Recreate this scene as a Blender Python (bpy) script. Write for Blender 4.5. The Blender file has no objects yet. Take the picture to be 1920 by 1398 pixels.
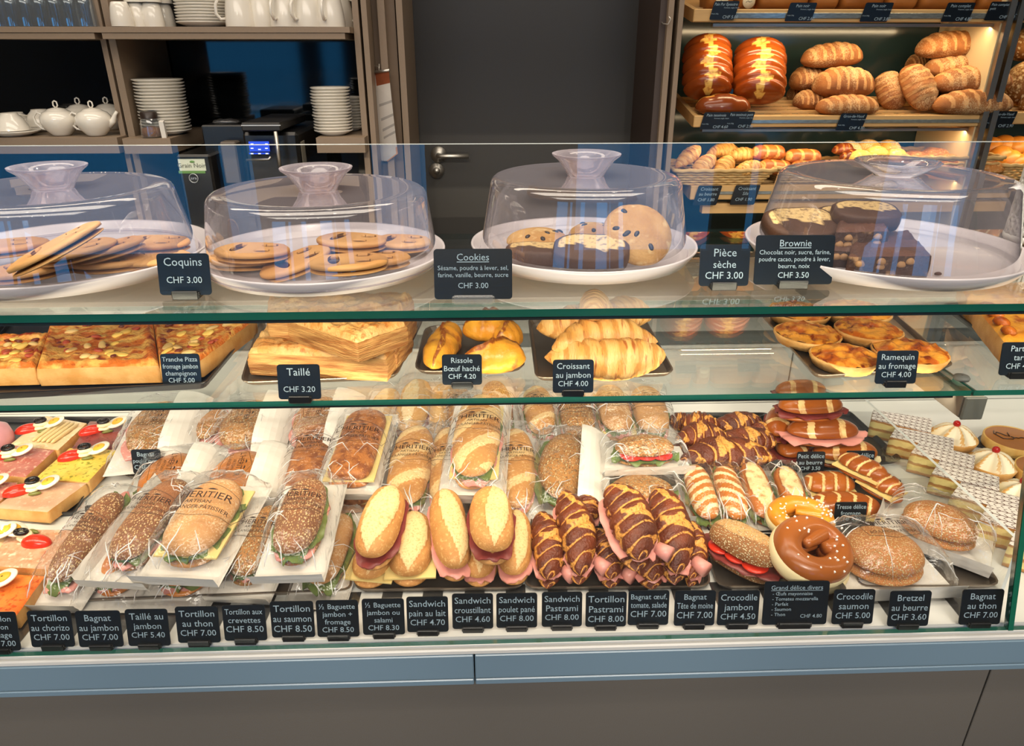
import bpy, math, random
import numpy as np
from mathutils import Vector, Matrix, noise
R=math.radians; PI=math.pi
S=bpy.context.scene; COL=S.collection
rnd=random.Random(7)
# ---------------- camera, world, exposure ----------------
F=1350.0; CH=1.50; PITCH=R(24.2); YAW=R(2.0)
fw=Vector((math.sin(YAW)*math.cos(PITCH),math.cos(YAW)*math.cos(PITCH),-math.sin(PITCH)))
rt=Vector((math.cos(YAW),-math.sin(YAW),0)); up=rt.cross(fw)
CAM=Vector((0,0,CH))
cd=bpy.data.cameras.new('camera'); cam=bpy.data.objects.new('camera',cd); COL.objects.link(cam)
cd.sensor_fit='HORIZONTAL'; cd.sensor_width=36; cd.lens=F/1920*36; cd.clip_start=.02
cam.matrix_world=Matrix.Translation(CAM)@Matrix((rt,up,-fw)).transposed().to_4x4()
S.camera=cam
def ray(u,v): return fw*F+rt*(u-960)+up*(699-v)
def P(u,v,z):
    d=ray(u,v); return CAM+d*((z-CH)/d.z)
def Q(u,v,y):
    d=ray(u,v); return CAM+d*(y/d.y)
def px(p,n):   # n photo pixels as metres at point p
    return n*(p-CAM).dot(fw)/F
w=bpy.data.worlds.new('evening_sky'); S.world=w; w.use_nodes=True
bg=w.node_tree.nodes['Background']; bg.inputs[0].default_value=(.07,.42,.85,1); bg.inputs[1].default_value=1.9
S.view_settings.view_transform='Standard'; S.view_settings.look='None'
S.view_settings.exposure=0.0; S.view_settings.gamma=1
S.cycles.max_bounces=7; S.cycles.transparent_max_bounces=18; S.cycles.diffuse_bounces=3; S.cycles.glossy_bounces=3
S.cycles.transmission_bounces=4; S.cycles.caustics_reflective=False; S.cycles.caustics_refractive=False
S.cycles.sample_clamp_indirect=4; S.cycles.sample_clamp_direct=12
def area(name,loc,rot,sx,sy,e,c):
    l=bpy.data.lights.new(name,'AREA'); l.shape='RECTANGLE'; l.size=sx; l.size_y=sy; l.energy=e; l.color=c
    o=bpy.data.objects.new(name,l); COL.objects.link(o); o.location=loc; o.rotation_euler=rot; return o
def spot(name,loc,tgt,e,c,ang=50,rad=.035):
    l=bpy.data.lights.new(name,'SPOT'); l.energy=e; l.color=c; l.spot_size=R(ang); l.spot_blend=.6; l.shadow_soft_size=rad
    o=bpy.data.objects.new(name,l); COL.objects.link(o); o.location=loc
    o.rotation_euler=(Vector(tgt)-Vector(loc)).to_track_quat('-Z','Y').to_euler(); return o
WARM=(1,.89,.75)
area('ceiling_panel_light',(0,.4,2.85),(0,0,0),3.5,1.0,50,(1,.88,.74))
area('added_front_fill',(0,-1.6,2.85),(0,0,0),4.5,1.2,75,(1,.9,.78))  # added fill lamp, gives the counter front more light
area('aisle_panel_light',(-.6,1.8,2.85),(0,0,0),3.0,.4,20,(1,.86,.7))
for i in range(6):
    x=-1.25+i*.5
    spot('track_spot',(x,.25,2.75),(x,1.12,.95),15,WARM,46)
    spot('room_spot',(x*1.1,-1.95,2.72),(x,1.1,1.0),95,WARM,30)
for i in range(4):
    spot('aisle_spot',(-1.0+i*.8,1.35,2.78),(-1.0+i*.8,1.15,1.0),20,WARM,60)
# ---------------- helpers ----------------
def hx(h):
    h=h.lstrip('#'); c=[int(h[i:i+2],16)/255 for i in (0,2,4)]
    return tuple(((x/12.92) if x<=.04045 else ((x+.055)/1.055)**2.4) for x in c)+(1,)
MC={}
def nt(name):
    m=bpy.data.materials.new(name); m.use_nodes=True; t=m.node_tree; return m,t,t.nodes['Principled BSDF'],t.nodes,t.links
def mat(name,col,rough=.5,metal=0,bump=0,bsc=60,var=0,stretch=None,spec=.5,coat=0,trans=0,sub=0):
    if name in MC: return MC[name]
    m,t,b,N,L=nt(name); MC[name]=m
    c=hx(col) if isinstance(col,str) else col
    b.inputs['Base Color'].default_value=c; b.inputs['Roughness'].default_value=rough; b.inputs['Metallic'].default_value=metal
    b.inputs['Specular IOR Level'].default_value=spec; b.inputs['Coat Weight'].default_value=coat
    tc=N.new('ShaderNodeTexCoord'); mp=N.new('ShaderNodeMapping'); L.new(tc.outputs['Object'],mp.inputs[0])
    if stretch: mp.inputs['Scale'].default_value=stretch
    nz=N.new('ShaderNodeTexNoise'); nz.inputs['Scale'].default_value=bsc; nz.inputs['Detail'].default_value=4; L.new(mp.outputs[0],nz.inputs[0])
    if var:
        mx=N.new('ShaderNodeMix'); mx.data_type='RGBA'; mx.inputs[6].default_value=tuple(x*(1-var) for x in c[:3])+(1,)
        mx.inputs[7].default_value=tuple(min(1,x*(1+var)) for x in c[:3])+(1,); L.new(nz.outputs[0],mx.inputs[0]); L.new(mx.outputs[2],b.inputs['Base Color'])
    if bump:
        bp=N.new('ShaderNodeBump'); bp.inputs['Strength'].default_value=bump; bp.inputs['Distance'].default_value=.002
        L.new(nz.outputs[0],bp.inputs['Height']); L.new(bp.outputs[0],b.inputs['Normal'])
    return m
def food(name,c1,c2,c3=None,sc=25,rough=.45,bump=.35,bsc=120,seeds=None,flour=None,stretch=(1,1,1),lo=.35,hi=.65,dist=.003,c4=None,sc4=60):
    """c1/c2 mixed by noise, c3 mixed in by vertex attribute m, c4 blotches, seeds=(colour,scale,size)"""
    if name in MC: return MC[name]
    bsc*=3.2; dist*=.6; sc4*=1.5
    m,t,b,N,L=nt(name); MC[name]=m
    b.inputs['Roughness'].default_value=rough
    tc=N.new('ShaderNodeTexCoord'); oi=N.new('ShaderNodeObjectInfo'); ad=N.new('ShaderNodeVectorMath'); ad.operation='ADD'
    L.new(tc.outputs['Object'],ad.inputs[0]); L.new(oi.outputs['Random'],ad.inputs[1])
    mp=N.new('ShaderNodeMapping'); mp.inputs['Scale'].default_value=stretch; L.new(ad.outputs[0],mp.inputs[0])
    def noi(s,d=5,src=mp):
        n=N.new('ShaderNodeTexNoise'); n.inputs['Scale'].default_value=s; n.inputs['Detail'].default_value=d; L.new(src.outputs[0],n.inputs[0]); return n
    def ramp(src,a,b_):
        r=N.new('ShaderNodeMapRange'); r.inputs[1].default_value=a; r.inputs[2].default_value=b_; r.clamp=True; L.new(src,r.inputs[0]); return r.outputs[0]
    def mix(f,a,b_):
        x=N.new('ShaderNodeMix'); x.data_type='RGBA'
        if isinstance(f,float): x.inputs[0].default_value=f
        else: L.new(f,x.inputs[0])
        for k,v in ((6,a),(7,b_)):
            if isinstance(v,(tuple,str)): x.inputs[k].default_value=hx(v) if isinstance(v,str) else v
            else: L.new(v,x.inputs[k])
        return x.outputs[2]
    n1=noi(sc); col=mix(ramp(n1.outputs[0],lo,hi),c1,c2)
    if c4: n4=noi(sc4,6); col=mix(ramp(n4.outputs[0],.55,.66),col,c4)
    if c3:
        at=N.new('ShaderNodeAttribute'); at.attribute_name='m'
        nn=noi(sc*3); sm=N.new('ShaderNodeMath'); sm.operation='MULTIPLY_ADD'; sm.inputs[1].default_value=.35; L.new(nn.outputs[0],sm.inputs[0]); L.new(at.outputs['Fac'],sm.inputs[2])
        c3m=mix(ramp(noi(sc*9,6).outputs[0],.5,.75),c3,c1); col=mix(ramp(sm.outputs[0],.5,.8),col,c3m)
    h=noi(bsc,4).outputs[0]
    if flour:
        nf=noi(sc*14,6); nf2=noi(sc*.7,2); mu=N.new('ShaderNodeMath'); mu.operation='MULTIPLY'; L.new(nf.outputs[0],mu.inputs[0]); L.new(nf2.outputs[0],mu.inputs[1])
        col=mix(ramp(mu.outputs[0],.24,.4),col,flour)
    if seeds:
        vo=N.new('ShaderNodeTexVoronoi'); vo.inputs['Scale'].default_value=seeds[1]; vo.feature='F1'
        mp2=N.new('ShaderNodeMapping'); mp2.inputs['Scale'].default_value=(1,1.7,1.3); mp2.inputs['Rotation'].default_value=(0,0,.5); L.new(ad.outputs[0],mp2.inputs[0]); L.new(mp2.outputs[0],vo.inputs[0])
        r=N.new('ShaderNodeMapRange'); r.inputs[1].default_value=seeds[2]; r.inputs[2].default_value=seeds[2]*.75; L.new(vo.outputs['Distance'],r.inputs[0])
        gate=ramp(noi(9,2).outputs[0],.3,.42)
        mu=N.new('ShaderNodeMath'); mu.operation='MULTIPLY'; L.new(r.outputs[0],mu.inputs[0]); L.new(gate,mu.inputs[1])
        vr=N.new('ShaderNodeSeparateColor'); L.new(vo.outputs['Color'],vr.inputs[0])
        sc_=mix(vr.outputs[0],seeds[0],seeds[3] if len(seeds)>3 else seeds[0])
        col=mix(mu.outputs[0],col,sc_)
        hs=N.new('ShaderNodeMath'); hs.operation='MULTIPLY_ADD'; hs.inputs[1].default_value=1.5; L.new(mu.outputs[0],hs.inputs[0]); L.new(h,hs.inputs[2]); h=hs.outputs[0]
    L.new(col,b.inputs['Base Color'])
    bp=N.new('ShaderNodeBump'); bp.inputs['Strength'].default_value=bump; bp.inputs['Distance'].default_value=dist; L.new(h,bp.inputs['Height']); L.new(bp.outputs[0],b.inputs['Normal'])
    return m
def glass(name,tint=(1,1,1,1),rough=.0,haze=0,hcol=(1,1,1,1),bump=0,bsc=20,boost=1.0,base=.0,ridge=False,ior=1.5):
    if name in MC: return MC[name]
    m,t,b,N,L=nt(name); MC[name]=m; N.remove(b); out=N['Material Output']
    tr=N.new('ShaderNodeBsdfTransparent'); tr.inputs[0].default_value=tint
    gl=N.new('ShaderNodeBsdfAnisotropic'); gl.inputs['Roughness'].default_value=rough; gl.inputs[0].default_value=(1,1,1,1)
    fr=N.new('ShaderNodeFresnel'); fr.inputs[0].default_value=ior
    ge=N.new('ShaderNodeNewGeometry')
    ma=N.new('ShaderNodeMath'); ma.operation='MULTIPLY_ADD'; ma.inputs[1].default_value=boost; ma.inputs[2].default_value=base; ma.use_clamp=True
    # facing-only fresnel so back faces of the thin sheet act alike
    lw=N.new('ShaderNodeLayerWeight'); lw.inputs[0].default_value=.5
    pw=N.new('ShaderNodeMath'); pw.operation='POWER'; pw.inputs[1].default_value=4.0; L.new(lw.outputs['Facing'],pw.inputs[0])
    m2=N.new('ShaderNodeMath'); m2.operation='MULTIPLY_ADD'; m2.inputs[1].default_value=.85; m2.inputs[2].default_value=.07; L.new(pw.outputs[0],m2.inputs[0])
    L.new(m2.outputs[0],ma.inputs[0])
    if bump:
        tc=N.new('ShaderNodeTexCoord'); nz=N.new('ShaderNodeTexNoise'); nz.inputs['Scale'].default_value=bsc; nz.inputs['Detail'].default_value=3; L.new(tc.outputs['Object'],nz.inputs[0])
        if ridge:
            nz.noise_type='RIDGED_MULTIFRACTAL' if hasattr(nz,'noise_type') else nz.noise_type
        bp=N.new('ShaderNodeBump'); bp.inputs['Strength'].default_value=bump; bp.inputs['Distance'].default_value=.01; L.new(nz.outputs[0],bp.inputs['Height'])
        L.new(bp.outputs[0],gl.inputs['Normal']); L.new(bp.outputs[0],lw.inputs['Normal'])
    mx=N.new('ShaderNodeMixShader'); L.new(ma.outputs[0],mx.inputs[0]); L.new(tr.outputs[0],mx.inputs[1]); L.new(gl.outputs[0],mx.inputs[2])
    last=mx.outputs[0]
    if haze:
        df=N.new('ShaderNodeBsdfDiffuse'); df.inputs[0].default_value=hcol; m3=N.new('ShaderNodeMixShader')
        ha=N.new('ShaderNodeMath'); ha.operation='MULTIPLY_ADD'; ha.inputs[1].default_value=haze*2.5; ha.inputs[2].default_value=haze; L.new(pw.outputs[0],ha.inputs[0]); L.new(ha.outputs[0],m3.inputs[0])
        L.new(last,m3.inputs[1]); L.new(df.outputs[0],m3.inputs[2]); last=m3.outputs[0]
    L.new(last,out.inputs[0]); N.remove(fr); N.remove(ge)
    return m
class MB:
    def __init__(s): s.v=[]; s.f=[]; s.mi=[]; s.a=[]; s.sm=[]
    def add(s,vs,fs,mi=0,a=None,sm=True):
        o=len(s.v); s.v+=[tuple(x) for x in vs]; s.f+=[tuple(i+o for i in f) for f in fs]
        s.mi+=[mi]*len(fs); s.sm+=[sm]*len(fs); s.a+=list(a) if a is not None else [0.0]*len(vs); return s
    def box(s,c,d,mi=0,rz=0,bev=0,tilt=0):
        x,y,z=[k/2 for k in d]; M=Matrix.Translation(Vector(c))@Matrix.Rotation(rz,4,'Z')@Matrix.Rotation(tilt,4,'X')
        if bev:
            b=min(bev,x*.9,y*.9,z*.9); vs=[]; fs=[]
            for sx in (-1,1):
                for sy in (-1,1):
                    for sz in (-1,1):
                        vs+=[(sx*x,sy*(y-b),sz*(z-b)),(sx*(x-b),sy*y,sz*(z-b)),(sx*(x-b),sy*(y-b),sz*z)]
            I=lambda a,b_,c_,k:((a*2+b_)*2+c_)*3+k
            for a in (0,1):
                fs.append([I(a,0,0,0),I(a,1,0,0),I(a,1,1,0),I(a,0,1,0)][::(1 if a else -1)])
                fs.append([I(0,a,0,1),I(0,a,1,1),I(1,a,1,1),I(1,a,0,1)][::(1 if a else -1)])
                fs.append([I(0,0,a,2),I(1,0,a,2),I(1,1,a,2),I(0,1,a,2)][::(1 if a else -1)])
            for a in (0,1):
                for c_ in (0,1):
                    k=1 if (a==c_) else -1
                    fs.append([I(a,c_,0,0),I(a,c_,0,1),I(a,c_,1,1),I(a,c_,1,0)][::k])
                    fs.append([I(a,0,c_,2),I(a,0,c_,0),I(a,1,c_,0),I(a,1,c_,2)][::k])
                    fs.append([I(0,a,c_,1),I(0,a,c_,2),I(1,a,c_,2),I(1,a,c_,1)][::k])
            for a in (0,1):
                for b_ in (0,1):
                    for c_ in (0,1):
                        fs.append([I(a,b_,c_,0),I(a,b_,c_,1),I(a,b_,c_,2)][::(1 if (a+b_+c_)%2 else -1)])
            return s.add([M@Vector(v) for v in vs],fs,mi,sm=False)
        vs=[M@Vector((a*x,b_*y,c_*z)) for a in(-1,1) for b_ in(-1,1) for c_ in(-1,1)]
        return s.add(vs,[(0,1,3,2),(4,6,7,5),(0,4,5,1),(2,3,7,6),(0,2,6,4),(1,5,7,3)],mi,sm=False)
    def grid(s,g,mi=0,closeu=False,closev=False,a=None,sm=True,caps=False):
        nu=len(g); nv=len(g[0]); vs=[p for r in g for p in r]; fs=[]
        for i in range(nu-(0 if closeu else 1)):
            for j in range(nv-(0 if closev else 1)):
                i2=(i+1)%nu; j2=(j+1)%nv; fs.append((i*nv+j,i*nv+j2,i2*nv+j2,i2*nv+j))
        if caps: fs.append(tuple(range(nv))[::-1]); fs.append(tuple((nu-1)*nv+j for j in range(nv)))
        fl=[x for r in a for x in r] if a is not None else None
        return s.add(vs,fs,mi,fl,sm)
    def lathe(s,prof,n=40,mi=0,c=(0,0,0),sx=1,sy=1,wob=None):
        g=[]
        for k in range(len(prof)):
            r,z=prof[k]; row=[]
            for j in range(n):
                a=2*PI*j/n; rr=r*(wob(a,k) if wob else 1); row.append((c[0]+rr*math.cos(a)*sx,c[1]+rr*math.sin(a)*sy,c[2]+z))
            g.append(row)
        return s.grid(g,mi,closev=True)
    def tube(s,pts,rad,nv=10,mi=0,close=False,m=None):
        pts=[Vector(p) for p in pts]; n=len(pts); g=[]; aa=[]
        nrm=None
        for i in range(n):
            if close: t=pts[(i+1)%n]-pts[i-1]
            else: t=pts[min(i+1,n-1)]-pts[max(i-1,0)]
            t.normalize()
            if nrm is None: nrm=t.cross(Vector((0,0,1))); nrm=nrm if nrm.length>.1 else t.cross(Vector((1,0,0)))
            nrm=(nrm-t*nrm.dot(t)).normalized(); bi=t.cross(nrm); r=rad[i] if hasattr(rad,'__len__') else rad
            g.append([pts[i]+(nrm*math.cos(2*PI*j/nv)+bi*math.sin(2*PI*j/nv))*r for j in range(nv)])
            aa.append([m(i/(n-1),2*PI*j/nv) if m else 0 for j in range(nv)])
        return s.grid(g,mi,closeu=close,closev=True,a=aa,caps=not close)
    def ball(s,c,r,n=8,mi=0,sz=1):
        return s.lathe([(max(r*math.sin(PI*k/n),1e-5),-r*sz*math.cos(PI*k/n)) for k in range(n+1)],n*2,mi,c)
    def blob(s,L,W,H,p=2.2,q=2.,base=.35,nu=34,nv=24,bend=0,amp=.04,ns=25,fn=None,mi=0,sag=0,c=(0,0,0),seed=None,sq=1.0):
        sd=rnd.random()*50 if seed is None else seed; g=[]; aa=[]
        for i in range(nu+1):
            t=-math.cos(PI*i/nu)*.998; r=(1-abs(t)**p)**(1/q); row=[]; ar=[]
            for j in range(nv):
                a=2*PI*j/nv; cy=math.cos(a); cz=math.sin(a)
                if sq!=1: cy=math.copysign(abs(cy)**sq,cy); cz=math.copysign(abs(cz)**sq,cz)
                k,m=(1,0)
                if fn: k,m=fn(t,a)
                x=t*L/2; y=cy*W/2*r*k; z=cz*(H*(1-base) if cz>0 else H*base)*r*(k if cz>0 else 1)
                nn=noise.noise(Vector((x*ns+sd,y*ns,z*ns)))*amp+noise.noise(Vector((x*ns*3+sd,y*ns*3,z*ns*3)))*amp*.4
                if amp>=.05: nn+=noise.noise(Vector((x*ns*9+sd,y*ns*9,z*ns*9)))*amp*.3
                y*=1+nn; z*=1+nn
                row.append((c[0]+x*(1+nn*.3),c[1]+y+bend*(t*t-.3),c[2]+H*base+z+sag*(t*t))); ar.append(m)
            g.append(row); aa.append(ar)
        return s.grid(g,mi,closev=True,a=aa,caps=True)
    def build(s,name,mats,parent=None,loc=None,rot=None):
        me=bpy.data.meshes.new(name); me.from_pydata(s.v,[],s.f)
        for m in (mats if isinstance(mats,(list,tuple)) else [mats]): me.materials.append(m)
        me.polygons.foreach_set('material_index',s.mi); me.polygons.foreach_set('use_smooth',s.sm)
        if any(s.a): at=me.attributes.new('m','FLOAT','POINT'); at.data.foreach_set('value',s.a)
        me.update(); o=bpy.data.objects.new(name,me); COL.objects.link(o)
        if parent: o.parent=parent
        if loc is not None: o.location=loc
        if rot is not None: o.rotation_euler=rot
        return o
def tag(o,label,cat,group=None,kind=None):
    if label: o['label']=label
    if cat: o['category']=cat
    if group: o['group']=group
    if kind: o['kind']=kind
    return o
def thing(name,label,cat,mw=None,group=None,loc=None):
    o=bpy.data.objects.new(name,None); COL.objects.link(o); o.empty_display_size=.02
    if mw is not None: o.matrix_world=mw
    if loc is not None: o.location=loc
    return tag(o,label,cat,group)
def struct(name,mb,m,**k): o=mb.build(name,m,**k); o['kind']='structure'; return o
def dup(root,mw,label=None,group=None):
    r=root.copy(); COL.objects.link(r); r.matrix_world=mw
    if label: r['label']=label
    if group: r['group']=group
    for ch in list(root.children):
        c=ch.copy(); COL.objects.link(c); c.parent=r
        for g in list(ch.children):
            d=g.copy(); COL.objects.link(d); d.parent=c
    return r
def frame(p0,p1,roll=0,base=None):
    """matrix with local X from p0 to p1, local Z upwards, origin halfway"""
    x=(p1-p0).normalized(); z=Vector((0,0,1)); y=z.cross(x).normalized(); z=x.cross(y)
    M=Matrix((x,y,z)).transposed().to_4x4(); M=Matrix.Translation((p0+p1)/2)@M@Matrix.Rotation(roll,4,'X'); return M
def at(p,rz=0,tx=0,ty=0): return Matrix.Translation(p)@Matrix.Rotation(rz,4,'Z')@Matrix.Rotation(tx,4,'X')@Matrix.Rotation(ty,4,'Y')
TX={}
def text_mesh(s):
    if s in TX: return TX[s]
    c=bpy.data.curves.new('t','FONT'); c.body=s; c.resolution_u=2; c.offset=.002; o=bpy.data.objects.new('t',c)
    me=bpy.data.meshes.new_from_object(o); vs=[(v.co.x,v.co.y) for v in me.vertices]; fs=[tuple(p.vertices) for p in me.polygons]
    bpy.data.objects.remove(o); bpy.data.curves.remove(c); bpy.data.meshes.remove(me)
    xs=[v[0] for v in vs] or [0]; TX[s]=(vs,fs,min(xs),max(xs)); return TX[s]
def put_text(mb,s,cx,cy,size,mp,align='c',maxw=None,ul=False,mi=0,shear=0):
    """mp maps (x,y) to a 3D point"""
    vs,fs,a,b=text_mesh(s); k=size
    if maxw and (b-a)*k>maxw: kx=maxw/(b-a)
    else: kx=k
    x0=cx-(a+b)/2*kx if align=='c' else cx-a*kx
    mb.add([mp(x0+(v[0]+v[1]*shear)*kx,cy+v[1]*k) for v in vs],fs,mi,sm=False)
    if ul:
        xa,xb=x0+a*kx,x0+b*kx; t=size*.06; y=cy-size*.13
        mb.add([mp(xa,y-t),mp(xb,y-t),mp(xb,y+t*.3),mp(xa,y+t*.3)],[(0,1,2,3)],mi,sm=False)
# ---------------- key heights ----------------
DK=CH-.79; LS=CH-.458; US=CH-.281
# ---------------- room shell ----------------
X0,X1,Y0,Y1,ZC=-3.6,3.6,-3.2,2.95,2.95
def sb(name,c,d,m): return struct(name,MB().box(c,d),m)
wallm=mat('wall_paint','#4a423a',.8,bump=.1); ceilm=mat('ceiling_paint','#6a645c',.85)
sb('floor',(0,-.1,-.05),(X1-X0+.2,Y1-Y0+.2,.1),mat('floor_tiles','#4d4843',.5,var=.15,bsc=4))
sb('ceiling',(0,-.1,ZC+.05),(X1-X0+.2,Y1-Y0+.2,.1),ceilm)
sb('wall_left',(X0-.05,-.1,ZC/2),(.1,Y1-Y0+.2,ZC),wallm); sb('wall_right',(X1+.05,-.1,ZC/2),(.1,Y1-Y0+.2,ZC),wallm)
sb('wall_back',(0,Y1+.05,ZC/2),(X1-X0,.1,ZC),mat('back_wall_paint','#3a3530',.8))
fm=MB()   # shopfront wall with window openings behind the viewer
wins=[(-3.3,-1.9),(-1.75,-1.45),(-.78,-.35),(.55,1.55),(1.7,1.85),(2.6,3.3)]
xs=[X0]+[v for w_ in wins for v in w_]+[X1]
for i in range(0,len(xs),2): fm.box(((xs[i]+xs[i+1])/2,Y0-.06,ZC/2),(xs[i+1]-xs[i],.12,ZC))
for a,b in wins: fm.box(((a+b)/2,Y0-.06,.1),(b-a,.12,.2)); fm.box(((a+b)/2,Y0-.06,2.6),(b-a,.12,.7))
struct('wall_front',fm,mat('front_wall','#25221f',.8))
wg=glass('window_glass',(.9,.95,1,1)); wf=mat('window_frame_dark','#2b2d30',.5)
for i,(a,b) in enumerate(wins):
    o=MB().box(((a+b)/2,Y0-.06,1.225),(b-a,.012,2.05)).build('window_%d'%(i+1),wg); o['kind']='structure'
    f=MB(); 
    for x in (a+.02,b-.02): f.box((x,Y0-.03,1.225),(.04,.06,2.05))
    for z in (.22,2.23): f.box(((a+b)/2,Y0-.03,z),(b-a-.08,.06,.04))
    f.build('window_frame',wf,o)
# ---------------- back wall furniture ----------------
taupe=mat('taupe_laminate','#8a7763',.55,bump=.05,bsc=200,var=.08); taupeD=mat('brown_taupe_panel','#6f5c49',.6,var=.08,bsc=12)  # taupeD is a darker brown for the side panel
ply=mat('light_oak','#c79f66',.5,var=.16,bsc=14,stretch=(1,8,8)); blackgl=mat('black_gloss_glass','#0b0e10',.06,spec=.6)
YB=2.2
def xq(u,v,y): return Q(u,v,y).x
def post(name,u0,u1,v,y0,dep,m,label,z0=0,z1=ZC,cat='post'):
    a,b=xq(u0,v,y0),xq(u1,v,y0); o=MB().box(((a+b)/2,y0+dep/2,(z0+z1)/2),(b-a,dep,z1-z0)).build(name,m)
    return tag(o,label,cat)
xa,xb=xq(207,150,YB),xq(224,150,YB)
post('shelf_upright',204,214,150,YB,.34,taupe,'narrow taupe upright at the right end of the glassware and teapot unit',.831,ZC-.001,'shelf upright')
post('shelf_upright',219,232,150,YB,.34,taupe,'narrow taupe upright just left of the stacked saucers and sugar jar',.831,ZC-.001,'shelf upright')
post('shelf_upright',671,682,150,YB,.34,taupe,'narrow taupe upright right of the large cup shelf',.831,ZC-.001,'shelf upright')
post('shelf_upright',687,697,150,YB,.34,taupe,'narrow taupe upright beside the hanging calendar, nearer the cups',.831,ZC-.001,'shelf upright')
sb('trim_1',((xq(697,150,2.3)+xq(748,150,2.3))/2,2.45,ZC/2),(xq(748,150,2.3)-xq(697,150,2.3),.3,ZC-.002),taupeD)
sb('trim_2',(xq(722,120,2.28),2.283,ZC/2),(.02,.03,ZC-.002),taupe)
sb('trim_3',(xq(752,120,2.3)+.005,2.45,ZC/2),(.018,.33,ZC-.002),taupe)
# gloss back panels
def panel(name,u0,u1,v,y,m,z0=.92,z1=ZC-.003,dep=.02):
    a,b=xq(u0,v,y),xq(u1,v,y); return struct(name,MB().box(((a+b)/2,y+dep/2,(z0+z1)/2),(b-a,dep,z1-z0)),m)
panel('trim_4',-60,219,150,2.55,blackgl); panel('trim_5',258,683,150,2.55,blackgl)
# door
dm=mat('charcoal_door','#2e2c2a',.45,bump=.04,bsc=300); 
a,b=xq(760,150,2.62),xq(1236,150,2.62)
sb('trim_6',(xq(768,150,2.6),2.62,1.15),(.04,.06,2.3),dm); 
d=sb('door_1',((xq(775,150,2.62)+b)/2+.001,2.65,ZC/2-.01),(b-xq(775,150,2.62),.05,ZC-.03),dm)
st=mat('brushed_steel','#d0ccc4',.42,metal=1,bump=.05,bsc=300); 
h=MB(); c=Q(823,289,2.62); h.tube([(c.x,2.625,c.z),(c.x,2.605,c.z)],.027,24); h.tube([(c.x,2.61,c.z),(c.x,2.57,c.z),(c.x+.01,2.565,c.z),(c.x+.105,2.565,c.z)],.008,12); h.build('door_handle',st,d)
h=MB(); c=Q(819,319,2.62); h.tube([(c.x,2.625,c.z),(c.x,2.607,c.z)],.026,24); h.tube([(c.x,2.607,c.z),(c.x,2.600,c.z)],.012,16); h.build('lock_cylinder',st,d)
# pair of uprights right of the door, cream divider, bread unit back
post('shelf_upright',1228,1242,150,2.3,.35,mat('dark_brown_panel','#3d3029',.5),'broad dark brown upright between the charcoal door and the bread unit',0,ZC-.001,'shelf upright')
post('shelf_upright',1243,1253,150,2.28,.33,taupe,'slim taupe upright next to the charcoal door frame',0,ZC-.001,'shelf upright')
post('shelf_upright',1262,1271,150,2.28,.33,taupe,'slim taupe upright at the left end of the bread shelves',0,ZC-.001,'shelf upright')
teal=mat('dark_teal_glass','#2c3f3e',.12,spec=.6)
panel('trim_7',1274,1845,120,2.62,teal,.0); panel('trim_8',1853,2100,120,2.62,teal,.0)
cream=mat('cream_laminate','#c9b791',.5)
xr=xq(1868,140,2.3); 
tag(MB().box((xr-.012,2.46,1.3),(.022,.31,2.6)).build('shelf_divider',cream),'cream divider panel at the right end of the long bread shelves','divider')
tag(MB().box((xr+.022,2.46,1.3),(.02,.31,2.6)).build('shelf_divider',cream),'cream divider panel at the left end of the right-hand bread bay','divider')
o=MB().box((xr-.01,2.295,1.3),(.018,.02,2.6)).box((xr+.02,2.295,1.3),(.018,.02,2.6)).build('shelf_rail',mat('ribbed_aluminium','#a39d92',.35,metal=1,bump=.3,bsc=200,stretch=(.1,.1,6)))
tag(o,'ribbed aluminium shelf rail between the two bread bays','shelf rail')
# unit hooks and wire
def hook(u,v,y):
    c=Q(u,v,y); m=MB(); m.tube([(c.x,y,c.z),(c.x,y-.02,c.z-.004),(c.x+.012,y-.03,c.z-.006),(c.x+.018,y-.03,c.z+.008),(c.x+.012,y-.03,c.z+.014)],.0018,8); return m
o=hook(1241,42,2.3).build('key_hook',st); tag(o,'small steel hook on the brown upright beside the bread unit','hook')
# back counter under the shelves
CE=xq(697,150,YB)-.002; CC=(CE-3.4)/2; CWd=CE+3.4
cab=tag(MB().box((CC,2.36,.40),(CWd,.6,.8)).build('back_cabinet',taupe),'long taupe cabinet run behind the counter under the coffee machines','cabinet')
for i in range(4):
    x=CE-.35-i*.7; dr=MB().box((x,2.054,.70),(.69,.014,.17),bev=.002).build('drawer',taupe,cab); MB().box((x,2.054,.30),(.69,.014,.59),bev=.002).build('cabinet_door',taupe,cab)
tag(MB().box((CC,2.34,.815),(CWd,.64,.03),bev=.003).build('back_worktop',mat('dark_worktop','#2a2826',.3)),'dark worktop under the coffee machines along the back wall','worktop')
# shelves left
def board(u0,u1,v0,v1,y,dep,label,two=False,m=taupe,vy=None):
    a,b=xq(u0,v0,y),xq(u1,v0,y); z1=Q(960,v0,y).z; z0=Q(960,v1,y).z
    o=MB()
    if two:
        h=(z1-z0)/2; o.box(((a+b)/2,y+dep/2,z1-h/2),(b-a,dep,h-.0015)); r=o
    else: o.box(((a+b)/2,y+dep/2,(z1+z0)/2),(b-a,dep,z1-z0))
    o=o.build('shelf_board',m); tag(o,label,'shelf')
    if two:
        MB().box(((a+b)/2-.004,y+dep/2,z0+(z1-z0)/4),(b-a-.02,dep-.004,(z1-z0)/2-.0015)).build('lower_board',m,o)
    return z1
ZT1=board(-60,183,50,74,YB-.06,.40,'taupe double board shelf carrying the upside-down drinking glasses',True)
ZT2=board(183,655,50,74,YB-.06,.40,'long taupe double board shelf carrying white cups and plates',True)
ZL1=board(-60,218,255,284,YB-.06,.40,'taupe shelf under the white teapots and teacups')
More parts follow.
